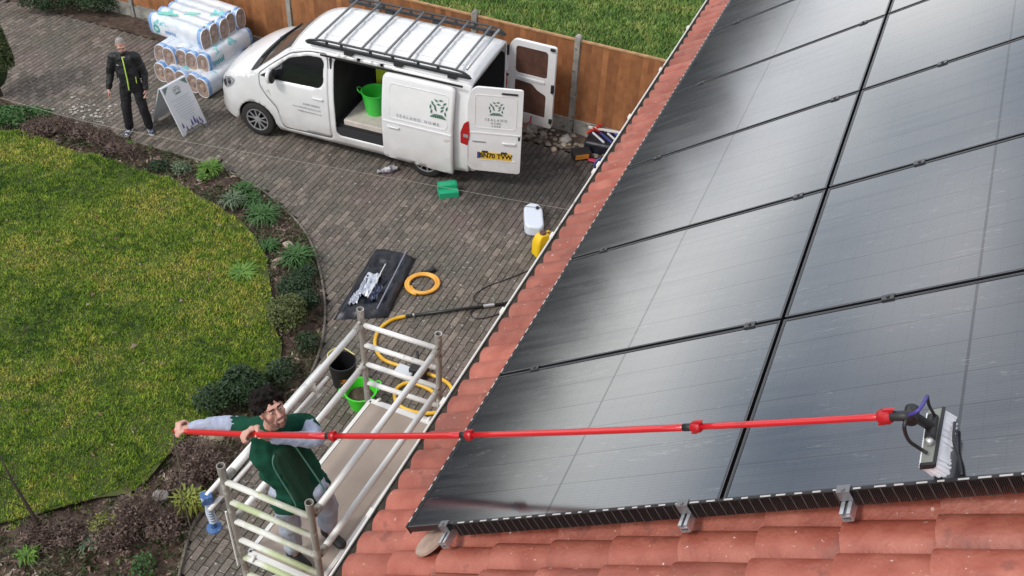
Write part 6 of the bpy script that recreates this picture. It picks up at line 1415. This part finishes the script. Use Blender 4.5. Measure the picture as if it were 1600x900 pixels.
shrub(450, 505, (.34, .34, .30), 2600, .022, leafmat('leaf_olive', (.05, .075, .02), (.12, .14, .04)), 'round olive green shrub left of the black bag', name='round_shrub', lump=.25)
shrub(480, 540, (.20, .22, .16), 500, .022, L_dk, 'thin dark plant at the end of the bed by the bucket', name='low_shrub'); 
shrub(382, 608, (.38, .34, .36), 3200, .028, L_dk, 'large dark glossy evergreen shrub behind the man on the tower', name='large_shrub', h0=.3); shrub(440, 592, (.25, .25, .22), 700, .024, L_dk, 'dark shrub right of the large glossy one behind the tower', name='low_shrub'); shrub(335, 640, (.30, .28, .2), 900, .024, L_dk, 'dark shrub at the lawn edge left of the large glossy one', name='low_shrub')
tuft(300, 792, .20, .30, 170, L_yel, 'yellow green strap leaved plant left of the blue stabiliser foot', wd=.012); tuft(48, 872, .14, .12, 90, L_br, 'small bright green plant near the bottom left corner'); tuft(145, 852, .14, .12, 80, L_gr, 'pale green plant in the bottom bed left of the dead twigs')
shrub(165, 830, (.22, .2, .18), 350, .02, L_yel, 'yellowish small shrub in the middle of the bottom bed', name='low_shrub', cat='plant'); shrub(222, 888, (.2, .2, .12), 300, .02, L_mid, 'small green plant at the bottom edge near the paving', name='low_shrub', cat='plant')
for k, (x, y, r, h) in enumerate(((330, 735, .35, .4), (295, 752, .3, .3), (215, 815, .35, .45), (180, 850, .3, .35), (110, 838, .3, .25), (262, 830, .3, .3), (300, 715, .3, .3), (60, 850, .25, .2))):
    twigs(x, y, r, h, 55, L_br2, ['bare brown twigs just left of the tower top', 'low brown twigs below the water hose', 'tangled dead shrub in the middle of the lower bed', 'dead brown shrub beside the pale green plant', 'brown twigs beside the thin bare sapling', 'dead twigs next to the paving at the bottom', 'brown twigs beside the big pale stone', 'low brown twigs near the bottom left corner'][k], group='dead shrubs in the lower bed')
p = at(72, 838, .05); sap = thing('bare_sapling', 'thin leaning bare sapling at the lower left of the lawn edge', 'sapling', (p.x, p.y, gz(p)))
q = MB(); q.tube([(0, 0, 0), (-.13, .10, .35), (-.26, .2, .75), (-.38, .34, 1.15)], [.030, .022, .013, .005], 8); q.build('trunk', m_stem, sap, smooth=True)
for a, b in (((-.13, .10, .35), (-.26, .02, .6)), ((-.26, .2, .75), (-.20, .33, .98)), ((-.26, .2, .75), (-.40, .16, .95))): q = MB(); q.tube([a, b], [.008, .003], 6); q.build('twig', m_stem, sap)
# stones
m_st = mat('sandstone', (.42, .34, .24), .9, col2=(.30, .25, .19), vscale=5, bump=.8, bscale=14); m_stg = mat('grey_stone', (.30, .28, .26), .9, var=.25, vscale=7, bump=.8, bscale=14)
def stone(px, py, r, label, m_=None, flat=.6, h=.06, group=None, cat='stone', p=None):
    p = p or at(px, py, h); b = bmesh.new(); bmesh.ops.create_icosphere(b, subdivisions=2, radius=1); sx, sy = random.uniform(.8, 1.25), random.uniform(.7, 1.1)
    for v in b.verts:
        k = 1 + .35 * noise.noise(v.co * 1.3 + Vector((px, py, 0))); v.co = Vector((v.co.x * r * sx * k, v.co.y * r * sy * k, v.co.z * r * flat * k))
    me = bpy.data.meshes.new('stone'); b.to_mesh(me); b.free(); me.materials.append(m_ or m_st); o = link('stone', me); o.location = (p.x, p.y, gz(p) + r * flat * .3 if p.x < -2.5 else r * flat * .4); o.rotation_euler = (0, 0, random.uniform(0, 6)); return tag(o, label, cat, group)
stone(450, 383, .10, 'largest pale sandstone rock in the bed beside the arching plants'); stone(433, 408, .085, 'squarish pale stone just below the largest rock in the bed'); stone(416, 400, .05, 'small pale stone left of the two larger bed stones')
stone(326, 690, .19, 'big flat pale stone in the bed under the red pole', flat=.5); stone(300, 760, .11, 'greyish stone in the lower bed by the twigs', m_stg); stone(250, 775, .12, 'brown grey rock in the lower bed left of the hose', m_stg); stone(268, 815, .10, 'rounded stone in the lower bed near the yellow plant', m_stg)
stone(117, 194, .07, 'round white stone in the brown twigs at the bed edge', mat('white_stone', (.6, .55, .5), .8)); stone(313, 282, .05, 'pale round stone in the bed below the bird ornament', MATS['white_stone'])
gg = random.Random(12); pts = [(100, 158), (112, 163), (128, 168), (140, 160), (152, 176), (165, 182), (138, 178), (120, 180), (108, 172), (150, 165), (172, 165), (92, 178), (84, 172), (180, 190), (158, 190)]
q = MB()
for x, y in [(gg.gauss(125, 32), gg.gauss(176, 9)) for _ in range(90)]:
    p = at(x, y, 0); r = gg.uniform(.010, .04); q.ball(p + Vector((0, 0, .008)), (r, r * gg.uniform(.6, 1), r * .35), 7, 4)
tag(q.build('pale_rubble', mat('pale_mortar', (.42, .39, .35), .9, var=.2), None), 'scattered pale mortar rubble on the driveway left of the standing man', 'rubble', kind='stuff')
names = ['rounded pink rock heaped on the soil behind the van', 'pale rock beside the pink one behind the van', 'grey boulder at the foot of the right fence post', 'brown rock between the van door and the fence post', 'small pale stone in front of the fence post', 'flat pale stone on the verge near the fence post']
for k, (x, y, r) in enumerate(((832, 197, .13), (822, 190, .09), (885, 214, .13), (850, 205, .09), (882, 222, .07), (866, 228, .07))): stone(x, y, r, names[k], [m_stg, m_st, m_stg, m_stg, m_st, m_st][k], flat=.7, h=.1)
q = MB()
for _ in range(230):
    s = gg.uniform(-1.2, 2.4); nn = gg.uniform(.1, .62); p = FO + FD * s + FN * nn; r = gg.uniform(.02, .06); q.ball(p + Vector((0, 0, .03)), (r, r * gg.uniform(.6, 1), r * .6), 7, 4)
tag(q.build('verge_rubble', mat('verge_stones', (.12, .10, .085), .9, col2=(.30, .26, .21), vscale=7), None), 'loose stones and rubble on the soil between the van and the fence', 'rubble', kind='stuff')
# ivy and weeds on the verge at the left of the fence
shrub(75, 12, (.7, .35, .18), 1600, .03, L_dk, 'dark creeping plant at the fence foot at the top left', name='low_shrub'); shrub(150, 14, (.6, .3, .22), 1500, .03, L_dk, 'dark ivy mound at the fence foot left of the insulation', name='low_shrub')
# black bird ornament
p = at(341, 263, 0.05); bd_ = thing('bird_ornament', 'small black bird shaped garden ornament on the edge of the bed', 'ornament', (p.x, p.y, gz(p)))
blob('bird_body', [((-.03, 0, .13), (.03, .025, .03), (.05, 0, .16), (.035, .03, .03)), ((.06, 0, .17), .02, (.09, 0, .215), .02), ((.09, 0, .21), .012, (.125, 0, .205), .004), ((-.04, 0, .13), .015, (-.11, 0, .12), .008), ((0, 0, .14), .012, (-.05, .04, .19), .008)], m_black, bd_, .007, 1, world=False)
q = MB(); q.tube([(0, 0, .12), (0, 0, 0)], .004, 6); q.build('leg_spike', m_black, bd_)
# leaf litter on the soil of the bed
n = 42000; X = rng.uniform(-11, -2.5, n); Y = rng.uniform(5, 16, n); ok = inpoly_np(X, Y, bed_poly) & ~inpoly_np(X, Y, lp); X, Y = X[ok], Y[ok]; n = len(X)
Z = np.array([soilz(x, y) for x, y in zip(X, Y)]) + .012; p = np.stack([X, Y, Z], 1); sz = rng.uniform(.012, .045, n)[:, None]
d1 = rng.normal(size=(n, 3)) * sz; d2 = rng.normal(size=(n, 3)) * sz * .7; d1[:, 2] *= .45; d2[:, 2] = np.abs(d2[:, 2]) * .6
m_lit = grass_mat('bed_leaf_litter', (.05, .03, .022), (.14, .09, .068), (.38, .30, .255), 6.0)
tag(tri_mesh('bed_leaf_litter', np.stack([p - d1, p + d1, p + d2], 1), m_lit), 'brown dead leaves and bark covering the soil of the flower bed', 'leaf litter', kind='stuff')
q_ = 4200; X = rng.uniform(-11, -2.6, q_); Y = rng.uniform(5.5, 15.5, q_); ok = inpoly_np(X, Y, bed_poly) & ~inpoly_np(X, Y, lp); X, Y = X[ok], Y[ok]
T = []
for x, y in zip(X, Y):
    z = soilz(x, y)
    for k in range(9):
        a = random.uniform(0, 6.28); r = random.uniform(.02, .06); d = np.array([math.cos(a), math.sin(a), 0]); s = np.array([-d[1], d[0], 0]) * .011; b0 = np.array([x, y, z]) + d * .01; T.append([b0 - s, b0 + s, b0 + d * r + np.array([0, 0, random.uniform(.02, .06)])])
tag(tri_mesh('bed_weeds', np.array(T), grass_mat('weed_leaf', (.03, .06, .015), (.06, .10, .03), (.12, .15, .06), 2.0)), 'small green weeds scattered over the flower bed', 'weeds', kind='stuff')

# low ground cover in patches between the plants
n = 150000; X = rng.uniform(-11, -2.5, n); Y = rng.uniform(5, 16.2, n); ok = inpoly_np(X, Y, bed_poly) & ~inpoly_np(X, Y, lp); X, Y = X[ok], Y[ok]
cl = np.array([noise.noise((x * 1.9, y * 1.9, 9)) + .5 * noise.noise((x * 5, y * 5, 2)) for x, y in zip(X, Y)]); ok = cl > -.12; X, Y, cl = X[ok], Y[ok], cl[ok]; n = len(X)
Z = np.array([soilz(x, y) for x, y in zip(X, Y)]) + rng.random(n) * np.clip(cl + .1, 0, .6) * .22; p = np.stack([X, Y, Z], 1); sz = rng.uniform(.010, .026, n)[:, None]
d1 = rng.normal(size=(n, 3)) * sz; d2 = rng.normal(size=(n, 3)) * sz * .8; d1[:, 2] *= .5
tag(tri_mesh('bed_ground_cover', np.stack([p - d1, p + d1, p + d2], 1), grass_mat('cover_leaf', (.03, .05, .02), (.065, .085, .035), (.15, .12, .085), 2.6)), 'low mixed green and brown ground cover between the plants of the bed', 'ground cover', kind='stuff')
